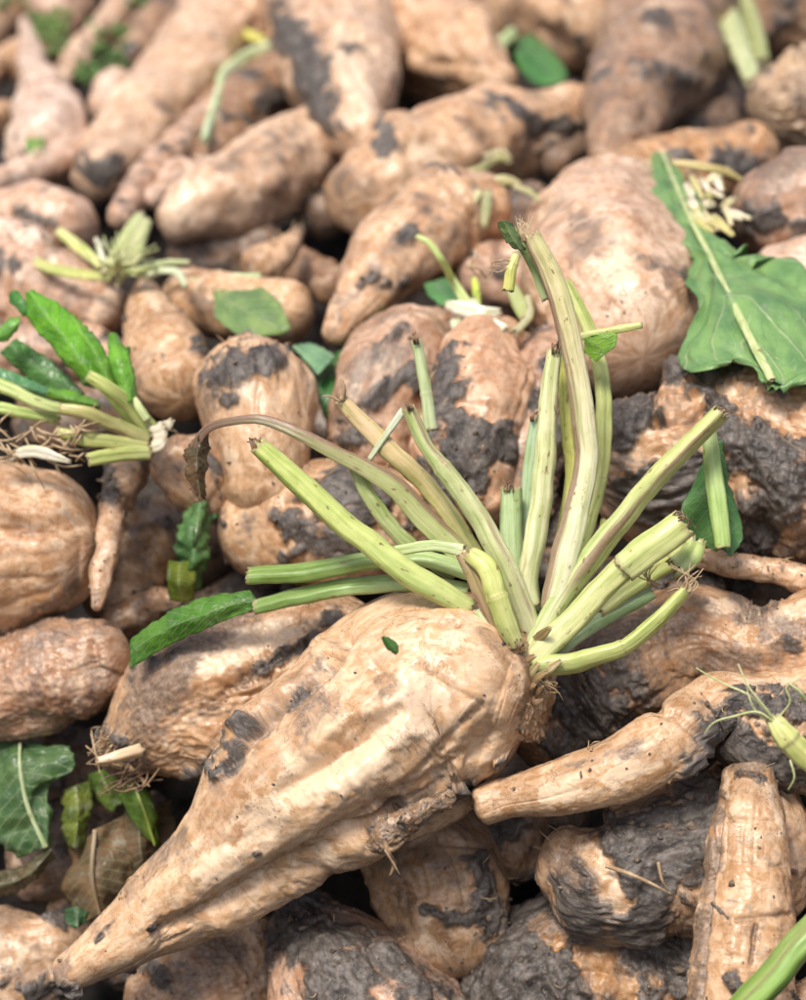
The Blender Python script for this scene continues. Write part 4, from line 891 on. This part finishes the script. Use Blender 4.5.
blade('leaf_blade', [(60,392,zt+.01),(20,375,zt+.01),(-10,362,zt+.01)], [(60,397,zt+.008),(20,385,zt+.006),(-10,374,zt+.008)], [(62,402,zt+.01),(20,393,zt+.01),(-10,386,zt+.01)], bt, tint=(0.08,0.26,0.12), ruffle=1.5, res=2.4, wear=.0)
blade('leaf_blade', [(70,398,zt+.02),(30,380,zt+.03),(0,352,zt+.03)], [(78,398,zt+.018),(42,372,zt+.025),(8,345,zt+.026)], [(86,394,zt+.02),(52,362,zt+.028),(16,338,zt+.03)], bt, tint=(0.08,0.24,0.06), ruffle=2.5, res=2.4, wear=.0)
blade('leaf_blade', [(98,400,zt+.006),(76,392,zt+.004),(52,386,zt+.008)], [(100,406,zt),(74,400,zt-.002),(48,390,zt+.004)], [(100,412,zt+.006),(74,408,zt+.004),(46,396,zt+.008)], bt, tint=(0.13,0.33,0.04), ruffle=2, res=2.4, wear=.0)
ts([(150,434,6,.004),(122,408,6,.0),(112,396,5.5,-.002),(100,382,4,-.004)], tint=(0.40,0.52,0.14), chan=.3)
blade('leaf_blade', [(104,392,zt-.004),(84,352,zt-.004),(66,318,zt+.008)], [(112,392,zt-.012),(95,352,zt-.01),(70,314,zt+.004)], [(120,388,zt-.004),(104,348,zt-.002),(75,314,zt+.01)], bt, tint=(0.17,0.42,0.04), ruffle=2, res=2.4, wear=.0)
blade('leaf_blade', [(124,402,zt-.01),(110,368,zt-.01),(108,336,zt+.006)], [(131,402,zt-.016),(121,366,zt-.014),(112,332,zt)], [(138,398,zt-.01),(132,362,zt-.008),(116,333,zt+.006)], bt, tint=(0.15,0.40,0.035), ruffle=2, res=2.4, wear=.0)
for k in range(4):
    x0, y0 = [(152,432),(154,440),(160,428),(153,448)][k]
    ts([(x0,y0,6,-.006),(x0+8,y0-3,5,-.01),(x0+12,y0-8,3,-.012)], tint=(0.66,0.60,0.48), chan=.3, thick=.5, rag=.9)
for i in range(44):
    fx, fy, fa, fl = rf.uniform(-10, 80), rf.uniform(424, 462), rf.uniform(-1.1, 1.1), rf.uniform(12, 38)
    tube('dry_fibre', [[(fx, fy, 1.1, zt - .018), (fx + fl * .5 * math.cos(fa), fy + fl * .5 * math.sin(fa) + rf.uniform(-4, 4), 1.2, zt - .02), (fx + fl * math.cos(fa), fy + fl * math.sin(fa), .7, zt - .014)]], M_FIBRE, bt)
# ------------------------------------------------------------------ loose leaves
def leaf(label, left, mid, right, tint=GR, rib=None, ribr=(3.5, 2), ribtint=SG, **kw):
    mid3 = heap(mid)
    t = thing('beet_leaf', on_heap(float(mid[-1][0]), float(mid[-1][1]), mid[-1][2]), label, 'leaf', 'loose beet leaves on the heap')
    blade('blade', heap(left), mid3, heap(right), t, tint=tint, **kw)
    if rib != False:
        n = len(mid3)
        stalk('midrib', [(x, y, ribr[0] + (ribr[1] - ribr[0]) * i / (n - 1), z + .0005) for i, (x, y, z) in enumerate(mid3)], t, tint=ribtint, chan=.0, thick=.45, res=2.2, brown=.15)
    return t
leaf('big torn green leaf draped over the beets at the right edge',
     [(648,147,.095),(641,165,.105),(632,200,.118),(640,222,.125),(651,232,.13),(658,250,.132),(676,254,.12),(695,260,.125),(683,270,.125),(690,284,.13),(701,305,.13),(690,328,.125),(679,362,.115),(706,372,.115),(728,362,.12),(750,366,.12),(766,382,.115)],
     [(662,152,.105),(678,190,.12),(692,222,.128),(708,252,.13),(724,286,.138),(740,318,.138),(752,342,.132),(772,380,.12)],
     [(674,157,.10),(690,205,.105),(709,246,.115),(722,252,.118),(738,262,.12),(747,255,.12),(756,268,.12),(776,258,.12),(800,272,.12),(816,288,.12),(826,330,.12),(820,375,.115),(782,388,.115)],
     tint=(0.20,0.36,0.15), ruffle=17, jag=8, ribr=(1.6, 4.4), ribtint=(0.44,0.50,0.24), res=2.0, wear=.10)
leaf('dark green leaf with a pale midrib lying low at the left edge',
     [(-6,742,.02),(-10,790,.025),(-8,835,.02),(20,858,.01)], [(20,742,.03),(20,765,.035),(26,800,.03),(46,848,.02)], [(36,736,.02),(76,757,.03),(72,772,.03),(48,784,.02),(52,815,.02),(50,846,.015)],
     tint=(0.085,0.165,0.07), ruffle=9, jag=6, ribr=(1.2, 2.6), ribtint=(0.36,0.43,0.24), res=2.0, wear=.12)
leaf('yellowing leaf scrap beside the dark leaf at the left edge', [(60,790,.01),(62,820,.01),(66,846,.0)], [(76,785,.02),(78,815,.02),(74,848,.01)], [(92,780,.01),(92,812,.01),(84,850,.0)], tint=(0.16,0.20,0.04), rib=False, ruffle=4, jag=4, wear=.35)
leaf('bright green leaf scrap under the bearded beet', [(116,786,.01),(128,815,.01),(148,840,.0)], [(132,780,.02),(144,810,.02),(155,846,.01)], [(148,788,.01),(157,815,.01),(159,846,.0)], tint=(0.16,0.27,0.045), ruffle=3, jag=3, ribr=(1, 1.2), ribtint=GY, wear=.3)
leaf('second green leaf scrap close under the bearded beet', [(86,775,.0),(96,800,.0),(112,812,.0)], [(100,770,.01),(108,790,.01),(118,806,.0)], [(114,768,.0),(124,785,.0),(128,800,.0)], tint=(0.13,0.21,0.045), rib=False, ruffle=3, jag=3, wear=.35)
leaf('withered brown leaf crumpled in the hollow left of the large beet', [(70,850,-.01),(62,890,-.01),(80,925,-.02)], [(95,830,.01),(92,875,.01),(100,915,-.0)], [(125,815,-.01),(135,860,-.01),(120,905,-.02)], tint=DEAD, ruffle=9, jag=5, ribr=(2,1.4), ribtint=(0.26,0.17,0.11), wear=.5)
leaf('second withered brown leaf folded against the large beet', [(120,800,-.02),(112,840,-.02),(122,880,-.02)], [(140,810,-.0),(140,845,-.0),(146,875,-.01)], [(168,800,-.02),(172,830,-.02),(160,860,-.02)], tint=(0.16,0.10,0.07), ruffle=8, jag=5, rib=False, wear=.5)
leaf('dark curled leaf edge over the black hollow at the left edge', [(-6,872,.01),(20,866,.01),(48,845,.01)], [(-6,885,.02),(22,878,.02),(52,850,.02)], [(-6,900,.01),(26,888,.01),(56,858,.01)], tint=(0.10,0.08,0.05), ruffle=4, jag=3, rib=False, wear=.6)
leaf('tiny dark green leaf scrap above the speckled corner beet', [(64,910,.03),(66,925,.03)], [(76,906,.035),(78,928,.035)], [(90,912,.03),(86,924,.03)], tint=(0.04,0.11,0.045), rib=False, ruffle=3, wear=.2)
leaf('folded green leaf hanging in the dark gap beside the small brown beet', [(186,504,.05),(180,535,.055),(168,588,.03)], [(200,502,.065),(196,535,.065),(182,592,.045)], [(212,500,.05),(213,545,.05),(200,590,.03)], tint=(0.075,0.18,0.06), ruffle=9, jag=2.5, rib=False, wear=.25)
leaf('yellow-green lower fold of the leaf in the dark gap', [(168,560,.045),(166,580,.045),(170,600,.035)], [(180,562,.055),(178,582,.055),(182,602,.04)], [(196,560,.045),(196,582,.045),(194,600,.035)], tint=(0.13,0.17,0.02), rib=False, ruffle=2, wear=.2)
leaf('strip of teal leaf standing behind the folded one', [(206,488,.04),(202,505,.04),(204,520,.04)], [(214,482,.045),(212,502,.045),(212,520,.045)], [(226,478,.04),(220,500,.04),(218,518,.04)], tint=(0.11,0.26,0.13), rib=False, ruffle=1.5, wear=.05)
leaf('pale green leaf lying on the smooth orange beet', [(214,292,.083),(220,322,.086),(250,336,.082),(285,334,.07)], [(212,286,.082),(238,306,.09),(262,320,.086),(289,330,.075)], [(222,280,.075),(255,284,.085),(282,306,.085),(290,326,.078)], tint=(0.22,0.33,0.13), ruffle=2, jag=2, rib=False, res=2.6, wear=.15)
leaf('teal leaf scrap behind the mud-capped beet', [(292,346,.06),(310,366,.06),(318,375,.06)], [(296,344,.065),(318,356,.065),(330,362,.065)], [(310,343,.06),(328,350,.06),(336,356,.06)], tint=(0.22,0.40,0.26), rib=False, ruffle=1.5, res=2.6, wear=.0)
leaf('deep green leaf in the gap right of the mud-capped beet', [(318,368,.03),(320,398,.03),(326,425,.02)], [(334,352,.035),(336,385,.035),(334,420,.03)], [(356,344,.03),(350,380,.03),(344,410,.02)], tint=(0.03,0.15,0.035), rib=False, ruffle=3, res=2.6, wear=.05)
leaf('narrow green leaf along the mottled beet tip', [(370,325,.055),(385,312,.055),(405,305,.055)], [(368,332,.06),(388,320,.06),(410,312,.06)], [(366,342,.055),(392,330,.055),(412,320,.055)], tint=(0.09,0.26,0.03), rib=False, ruffle=2, res=2.6, wear=.05)
leaf('teal leaf scrap left of the white cut leaf bases', [(424,284,.07),(430,298,.07),(444,306,.07)], [(434,280,.075),(442,292,.075),(452,302,.075)], [(446,278,.07),(456,286,.07),(462,298,.07)], tint=(0.09,0.26,0.10), rib=False, ruffle=1.5, res=2.4, wear=.05)
leaf('small dark green leaf at the top beside a pale stalk end', [(516,40,.05),(520,66,.055),(545,84,.055),(560,84,.05)], [(524,36,.06),(536,55,.062),(552,72,.06),(565,80,.055)], [(532,34,.05),(548,46,.052),(562,62,.052),(568,76,.05)], tint=(0.06,0.22,0.05), rib=False, ruffle=2, res=3.2, wear=.05)
leaf('tiny blurred green leaf scrap left of the large diagonal beet', [(26,140,.09),(27,152,.09)], [(34,130,.092),(35,156,.092)], [(44,136,.09),(44,150,.09)], tint=(0.14,0.33,0.05), rib=False, ruffle=1.5, res=3.5, wear=0)

# ------------------------------------------------------------------ loose stalks
def loose(label, pts, **kw):
    o = stalk('leaf_stalk', lpts(pts), None, **kw)
    return tag(o, label, 'leaf stalk', 'loose cut leaf stalks')
loose('pale whitish green stalk lying across the blurred beets at the top left', [(270,46,5.5,.09),(248,55,6.5,.09),(231,68,7,.088),(219,98,6.5,.085),(204,142,5,.08)], tint=(0.52,0.64,0.40), res=3, brown=0)
loose('short yellow stalk end above the pale whitish stalk', [(226,26,4.5,.1),(244,34,6,.1),(266,41,4,.1)], tint=(0.60,0.58,0.16), res=3)
loose('short pale green stalk on the mud of the drooping beet', [(291,68,4,.12),(297,80,5,.12),(304,94,4,.12)], tint=(0.50,0.62,0.38), res=3)
loose('short pale green stalk end left of the small dark green leaf', [(489,50,6,.1),(502,42,7,.1),(514,32,6,.1)], tint=(0.50,0.60,0.32), res=3)
loose('thick pale stalk hanging into the dark gap at the top right', [(716,-22,11,.09),(727,18,11.5,.09),(742,55,10.5,.09),(753,82,9,.09)], tint=(0.46,0.50,0.27), joints=(.4,), res=2.6, brown=.1)
loose('thin dull stalk behind the thick pale one at the top right', [(738,-15,9,.05),(752,25,9,.05),(762,62,8,.05)], tint=(0.33,0.36,0.15), res=2.6, brown=.2)
loose('dull green stalk end lying on the dull hanging cone', [(686,-20,8,.118),(688,15,8,.118),(689,46,7,.112)], tint=(0.32,0.34,0.15), res=2.6, brown=.25)
loose('white bit of cut stalk on the mottled slanting beet', [(435,175,5,.115),(446,184,6.5,.118),(458,197,5,.115)], tint=(0.74,0.78,0.72), res=2.6, brown=0, pale=.5)
loose('faint green stalk along the foot of the stout cylindrical beet', [(190,282,4,.08),(225,278,4,.085),(262,276,3,.085)], tint=(0.42,0.52,0.28), res=2.6)
loose('thick green stalk crossing the bottom right corner', [(850,890,19,.11),(806,936,20,.115),(770,976,20,.115),(735,1016,20,.11)], tint=(0.26,0.40,0.10), res=1.6, chan=.25, roll=1.2, brown=.25)
loose('white scrap of peeled stalk under the leaf tuft at the left edge', [(8,458,3,.13),(26,452,6,.135),(46,454,6,.135),(70,462,2,.13)], tint=(0.66,0.63,0.52), res=2.2, chan=.5, thick=.4, brown=.1, rag=1.6, pale=.4)
t = thing('cut_crown', on_heap(115., 275., .08), 'frayed crown of pale yellow-green leaf bases at the upper left', 'leaf bases')
ry = random.Random(3)
for p, tn in (([(26,254,6),(45,266,7.5),(72,273,8),(112,277,6)], (0.48,0.49,0.17)), ([(58,230,6),(78,246,8),(102,266,6)], (0.56,0.58,0.22)), ([(144,218,13),(130,246,20),(112,278,16)], (0.52,0.54,0.26)), 
              ([(186,286,4),(170,270,6),(140,274,7)], (0.48,0.54,0.36)), ([(96,238,3),(102,256,4),(108,272,4)], (0.66,0.66,0.48)), ([(190,262,3),(168,262,4),(130,272,5)], (0.44,0.50,0.26)), ([(98,245,5),(100,244,6),(102,248,4)], (0.80,0.82,0.80))):
    stalk('leaf_base', [(x, y, r, H(x, y, .105) - .008 * ry.random()) for x, y, r in [(x, y, r * .72) for x, y, r in p]], t, tint=tn, chan=.4, thick=.55, rag=.8, res=3, brown=.15)
for i in range(30):
    fa = ry.uniform(-2.9, .3); fl = ry.uniform(20, 50)
    tube('dry_fibre', [[(118, 274, 1.2, H(118,274,.11)), (118 + fl*.5*math.cos(fa), 272 + fl*.5*math.sin(fa), 1.2, H(118,274,.125)), (120 + fl*math.cos(fa), 276 + fl*math.sin(fa), .8, H(118,274,.10))]], M_GREENFIBRE, t)
# cut crown with white leaf bases behind the tall stalks
t = thing('cut_crown', on_heap(470., 318., .07), 'cluster of white cut leaf bases with a curled green shoot behind the stalks', 'leaf bases')
zz = H(470, 315, .085)
def cs(pts, **kw): return stalk('leaf_base', [(x, y, r, (zz if y < 262 else H(x, max(y, 285), .095)) + dz) for x, y, r, dz in pts], t, res=2.0, **kw)
cs([(478,322,8,0),(466,302,5.5,-.01),(452,280,4.2,-.015),(440,258,3.6,-.018),(428,242,3.2,-.018),(416,236,2.6,-.016)], tint=(0.46,0.54,0.20), chan=.2)
cs([(446,305,4,0),(462,308,8,-.01),(485,314,8,-.01),(500,312,4,-.004)], tint=(0.74,0.74,0.60), chan=.3, thick=.6, rag=.9, pale=.7)
cs([(470,302,6,0),(482,318,7,-.012),(505,330,6,-.01)], tint=(0.70,0.72,0.56), chan=.3, thick=.6, rag=.9, pale=.6)
cs([(455,320,6,.006),(458,332,6,.004),(455,345,4,.004)], tint=(0.50,0.52,0.36), chan=.3, thick=.5, rag=.9)
cs([(528,296,3,0),(527,320,4,-.006),(515,332,5,-.006)], tint=(0.42,0.40,0.24), chan=.3, rag=.7)
cs([(512,288,6,.01),(520,305,8,.01),(527,318,7,.01)], tint=(0.34,0.38,0.15), chan=.3, rag=.4)
cs([(477,306,4,.0),(476,292,4,0),(474,278,2.5,0)], tint=(0.45,0.55,0.08), chan=.3)
for kp in ([(486,278,1.6,zz-.01),(478,268,1.6,zz-.014),(470,266,1.3,zz-.014),(474,258,1.2,zz-.014),(476,248,.8,zz-.012)],[(488,284,1.4,zz-.01),(474,272,1.2,zz-.012),(466,262,.8,zz-.01)],[(525,336,1.5,zz-.01),(538,332,1.3,zz-.014),(548,330,.8,zz-.012)]):
    tube('dry_curl', [kp], M_FIBRE, t)
# withered crown beside the big leaf
t = thing('cut_crown', on_heap(720., 190., .08), 'cluster of dry yellowish leaf bases right of the top of the big leaf', 'leaf bases')
zz = H(720, 195, .142); rc = random.Random(21)
stalk('leaf_base', [(672,162,3,zz),(700,166,4.5,zz-.006),(722,170,4,zz-.006),(742,180,2.5,zz)], t, tint=(0.55,0.45,0.20), res=2.4, brown=.3, rag=.6)
for k in range(24):
    x, y = rc.uniform(684, 726), rc.uniform(172, 226)
    a = rc.uniform(-.6, 1.5); l = rc.uniform(16, 30)
    x2, y2 = x + l * math.cos(a), y + l * math.sin(a)
    stalk('leaf_base', [(x, y, rc.uniform(2, 3), H(x, y, .115)), ((x + x2) / 2, (y + y2) / 2, rc.uniform(2.5, 4.5), H((x + x2) / 2, (y + y2) / 2, .125)), (x2, y2, 2.2, H(x2, y2, .12))], t,
          tint=rc.choice([(0.55,0.48,0.20),(0.62,0.54,0.34),(0.42,0.38,0.14),(0.70,0.62,0.48)]), res=2.6, chan=.3, thick=.5, rag=.8, brown=.25)
# dry crown bits on the mottled slanting beet
t = thing('cut_crown', on_heap(485., 180., .08), 'dry dull leaf bases on the end of the mottled slanting beet', 'leaf bases')
zz = H(485, 180, .13)
for p in ([(460,175,4),(475,172,5),(492,160,5)], [(485,182,4),(505,180,5),(520,184,3)], [(515,186,3),(530,192,3.4),(540,202,2)], [(488,192,5),(486,210,5),(484,226,3.5)], [(484,160,6),(500,156,7),(510,160,4)], [(470,186,4),(478,196,4),(474,204,2)]):
    stalk('leaf_base', [(x, y, r, H(x, y, .125) - .003 * i) for i, (x, y, r) in enumerate(p)], t, tint=rc.choice([(0.34,0.33,0.16),(0.45,0.42,0.22),(0.50,0.50,0.30)]), res=2.6, chan=.3, thick=.6, rag=.7, brown=.3)
# stub with root hairs at the right edge
t = thing('beet_shoot', on_heap(800., 740., .09), 'green shoot stub with thin pale root hairs at the right edge', 'shoot')
zz = H(790, 735, .125)
stalk('stub', [(772,718,8,zz),(784,735,12,zz-.002),(800,752,12.5,zz),(830,775,13,zz+.004)], t, tint=(0.50,0.52,0.17), chan=.1, brown=.15, rag=.5, joints=(.3,))
tube('root_hair', [[(774,720,1.8,zz-.002),(762,704,1.5,zz-.006),(748,686,1.2,zz-.008),(738,664,.8,zz-.006)],[(774,722,1.6,zz-.002),(756,712,1.4,zz-.006),(735,716,1.1,zz-.006),(712,724,.9,zz-.002),(704,734,.5,zz)],[(772,718,1.6,zz),(750,696,1.3,zz-.004),(720,682,1.1,zz-.002),(696,668,.6,zz)],[(776,722,1,zz),(760,716,1,zz-.004),(750,700,.8,zz-.006),(746,684,.5,zz-.004)],[(780,716,1,zz),(790,700,1,zz-.004),(786,688,.8,zz-.004),(798,680,.5,zz)],[(790,760,1,zz-.01),(794,778,.9,zz-.012),(788,790,.5,zz-.01)],[(805,700,3,zz),(798,690,2,zz-.004),(790,684,1,zz-.004)]], M_GREENFIBRE, t)

# ------------------------------------------------------------------ blurred green weeds at the top left
def weed(label, cx, cy, w, h, n, tint, lift):
    rw = random.Random(int(cx * 7 + cy)); t = thing('weed', on_heap(float(cx), float(cy + h), lift - .01), label, 'weed', 'green weeds among the far beets')
    for k in range(n):
        x = cx + rw.uniform(-w, w); y = cy + rw.uniform(-h, h); a = rw.uniform(-2.6, -.5); l = rw.uniform(9, 20); b = rw.uniform(3, 5)
        zz = H(x, y, lift + rw.uniform(-.01, .03)); dx, dy = math.cos(a), math.sin(a)
        blade('leaf', [(x, y, zz), (x + dx*l*.5 - dy*b, y + dy*l*.5 + dx*b, zz - .004), (x + dx*l, y + dy*l, zz)], [(x, y, zz), (x + dx*l*.5, y + dy*l*.5, zz - .008), (x + dx*l, y + dy*l, zz)],
              [(x, y, zz), (x + dx*l*.5 + dy*b, y + dy*l*.5 - dx*b, zz - .004), (x + dx*l, y + dy*l, zz)], t, tint=tint, ruffle=1, res=4, jag=0, wear=0)
weed('blurred bright weed between the whitish cone and the slender root', 52, 38, 16, 22, 34, (0.16,0.26,0.07), .03)
weed('blurred darker weed right of the slender root at the top left', 106, 55, 18, 24, 44, (0.09,0.19,0.045), .01)
weed('blurred weed sprig at the very top left of the dark brown beet', 140, 6, 16, 10, 22, (0.10,0.20,0.05), .01)
weed('low blurred weed in the gap above the pink knob', 84, 78, 10, 8, 16, (0.10,0.20,0.05), .01)
weed('faint green weed in the top left corner', 8, 4, 14, 8, 14, (0.14,0.22,0.08), .03)

beet('blurred tan root slanting across the extreme top left corner', [(-30,52,18,-.01),(-4,22,20,-.01),(20,-12,20,-.01)], tone=TAN, film=.3, res=FAR)
beet('blurred brown root beneath the weeds left of the slender far root', [(30,72,16,-.03),(60,34,20,-.03),(84,-4,20,-.03)], tone=BROWN, film=.4, res=FAR)
# ------------------------------------------------------------------ the heap goes on beyond the picture
rm_ = random.Random(31)
spots = [(x, y) for x in (-140, -262) for y in range(40, 1000, 116)] + [(x, y) for x in (945, 1065) for y in range(40, 1000, 116)] + [(x, y) for y in (-118, -205) for x in range(-120, 960, 118)]
for cx, cy in spots:
    cx += rm_.uniform(-14, 14); cy += rm_.uniform(-14, 14); a = rm_.uniform(-.9, .9) + (1.57 if cy > 0 else .4); l = rm_.uniform(30, 52); k = .62 + .38 * min(1, max(0, cy) / 600)
    dx, dy = math.cos(a) * l * k, math.sin(a) * l * k; r = rm_.uniform(44, 60) * k
    o = root_mesh('sugar_beet', [(cx - dx, cy - dy, r * .95, 0.0), (cx, cy, r, 0.01), (cx + dx, cy + dy, r * .55, 0.01)], tone=rm_.choice((TAN, PALE, PINK, (0.5, 0.31, 0.2))), film=rm_.uniform(.1, .5), mud=rm_.uniform(.02, .35), res=6.0)
    tag(o, 'tan beet of the heap lying just beyond the edge of the picture', 'sugar beet', 'sugar beets beyond the picture edge')
# ------------------------------------------------------------------ crumbs of soil and plant fibres lying on the beets
def scatter():
    rs = np.random.RandomState(5)
    ico = np.array([(0,0,1),(.894,0,.447),(.276,.851,.447),(-.724,.526,.447),(-.724,-.526,.447),(.276,-.851,.447),(.724,.526,-.447),(-.276,.851,-.447),(-.894,0,-.447),(-.276,-.851,-.447),(.724,-.526,-.447),(0,0,-1)])
    fc = np.array([(0,1,2),(0,2,3),(0,3,4),(0,4,5),(0,5,1),(1,6,2),(2,7,3),(3,8,4),(4,9,5),(5,10,1),(6,7,2),(7,8,3),(8,9,4),(9,10,5),(10,6,1),(11,7,6),(11,8,7),(11,9,8),(11,10,9),(11,6,10)])
    Vs, Ts = [], []; o = 0
    for V, D, mud, zm in CRUMB_SITES:
        if zm > 1.4 or abs(float(project(V[:1])[0][0]) - 403) > 470: continue
        n = 40 + int(120 * mud.mean())
        w = 0.15 + mud; w = w / w.sum()
        for i in rs.choice(len(V), n, p=w):
            r = rs.uniform(.0003, .0009) * (1 + 1.3 * (rs.rand() < .08) + 1.2 * mud[i] * (rs.rand() < .3))
            v = ico * (1 + .35 * rs.normal(size=(12, 1))) * r * rs.uniform(.6, 1.3, size=3)
            Vs.append(V[i] + D[i] * r * .4 + v); Ts.append(fc + o); o += 12
    ob = make_object('soil_crumbs', np.concatenate(Vs), np.zeros((0, 4), int), np.concatenate(Ts), M_CLOD, smooth=False)
    ob['kind'] = 'stuff'; ob['label'] = 'small dark crumbs of soil scattered over the beets'; ob['category'] = 'soil crumbs'
    curves = []
    for V, D, mud, zm in CRUMB_SITES:
        if zm > 1.35 or abs(float(project(V[:1])[0][0]) - 403) > 470: continue
        for i in rs.choice(len(V), 7):
            x, y, z = project(V[i:i+1] + D[i:i+1] * .0012); x, y, z = float(x[0]), float(y[0]), float(z[0])
            a = rs.uniform(0, 6.28); l = rs.uniform(3, 9); b = rs.uniform(-3, 3)
            curves.append([(x - l*math.cos(a), y - l*math.sin(a), .45, z), (x + b*math.sin(a), y - b*math.cos(a), .55, z - .0025), (x + l*math.cos(a), y + l*math.sin(a), .35, z)])
    ob = tube('plant_fibres', curves, M_FIBRE, None, sides=5, step_px=2.5)
    ob['kind'] = 'stuff'; ob['label'] = 'fine pale plant fibres scattered over the beets'; ob['category'] = 'plant fibres'
scatter()
# a green fleck of leaf on the large beet
tag(blade('leaf_scrap', [(381,638,H(390,646,.185)),(386,648,H(390,646,.185)),(396,655,H(390,646,.185))], [(383,636,H(390,646,.187)),(391,645,H(390,646,.187)),(398,653,H(390,646,.187))], [(388,637,H(390,646,.185)),(397,643,H(390,646,.185)),(399,652,H(390,646,.185))], None, tint=(0.08,0.2,0.05), ruffle=.6, jag=.5, res=1.2), 'tiny green leaf scrap stuck on top of the large front beet', 'leaf')
for o in bpy.data.objects:
    if '_o' in o: del o['_o']
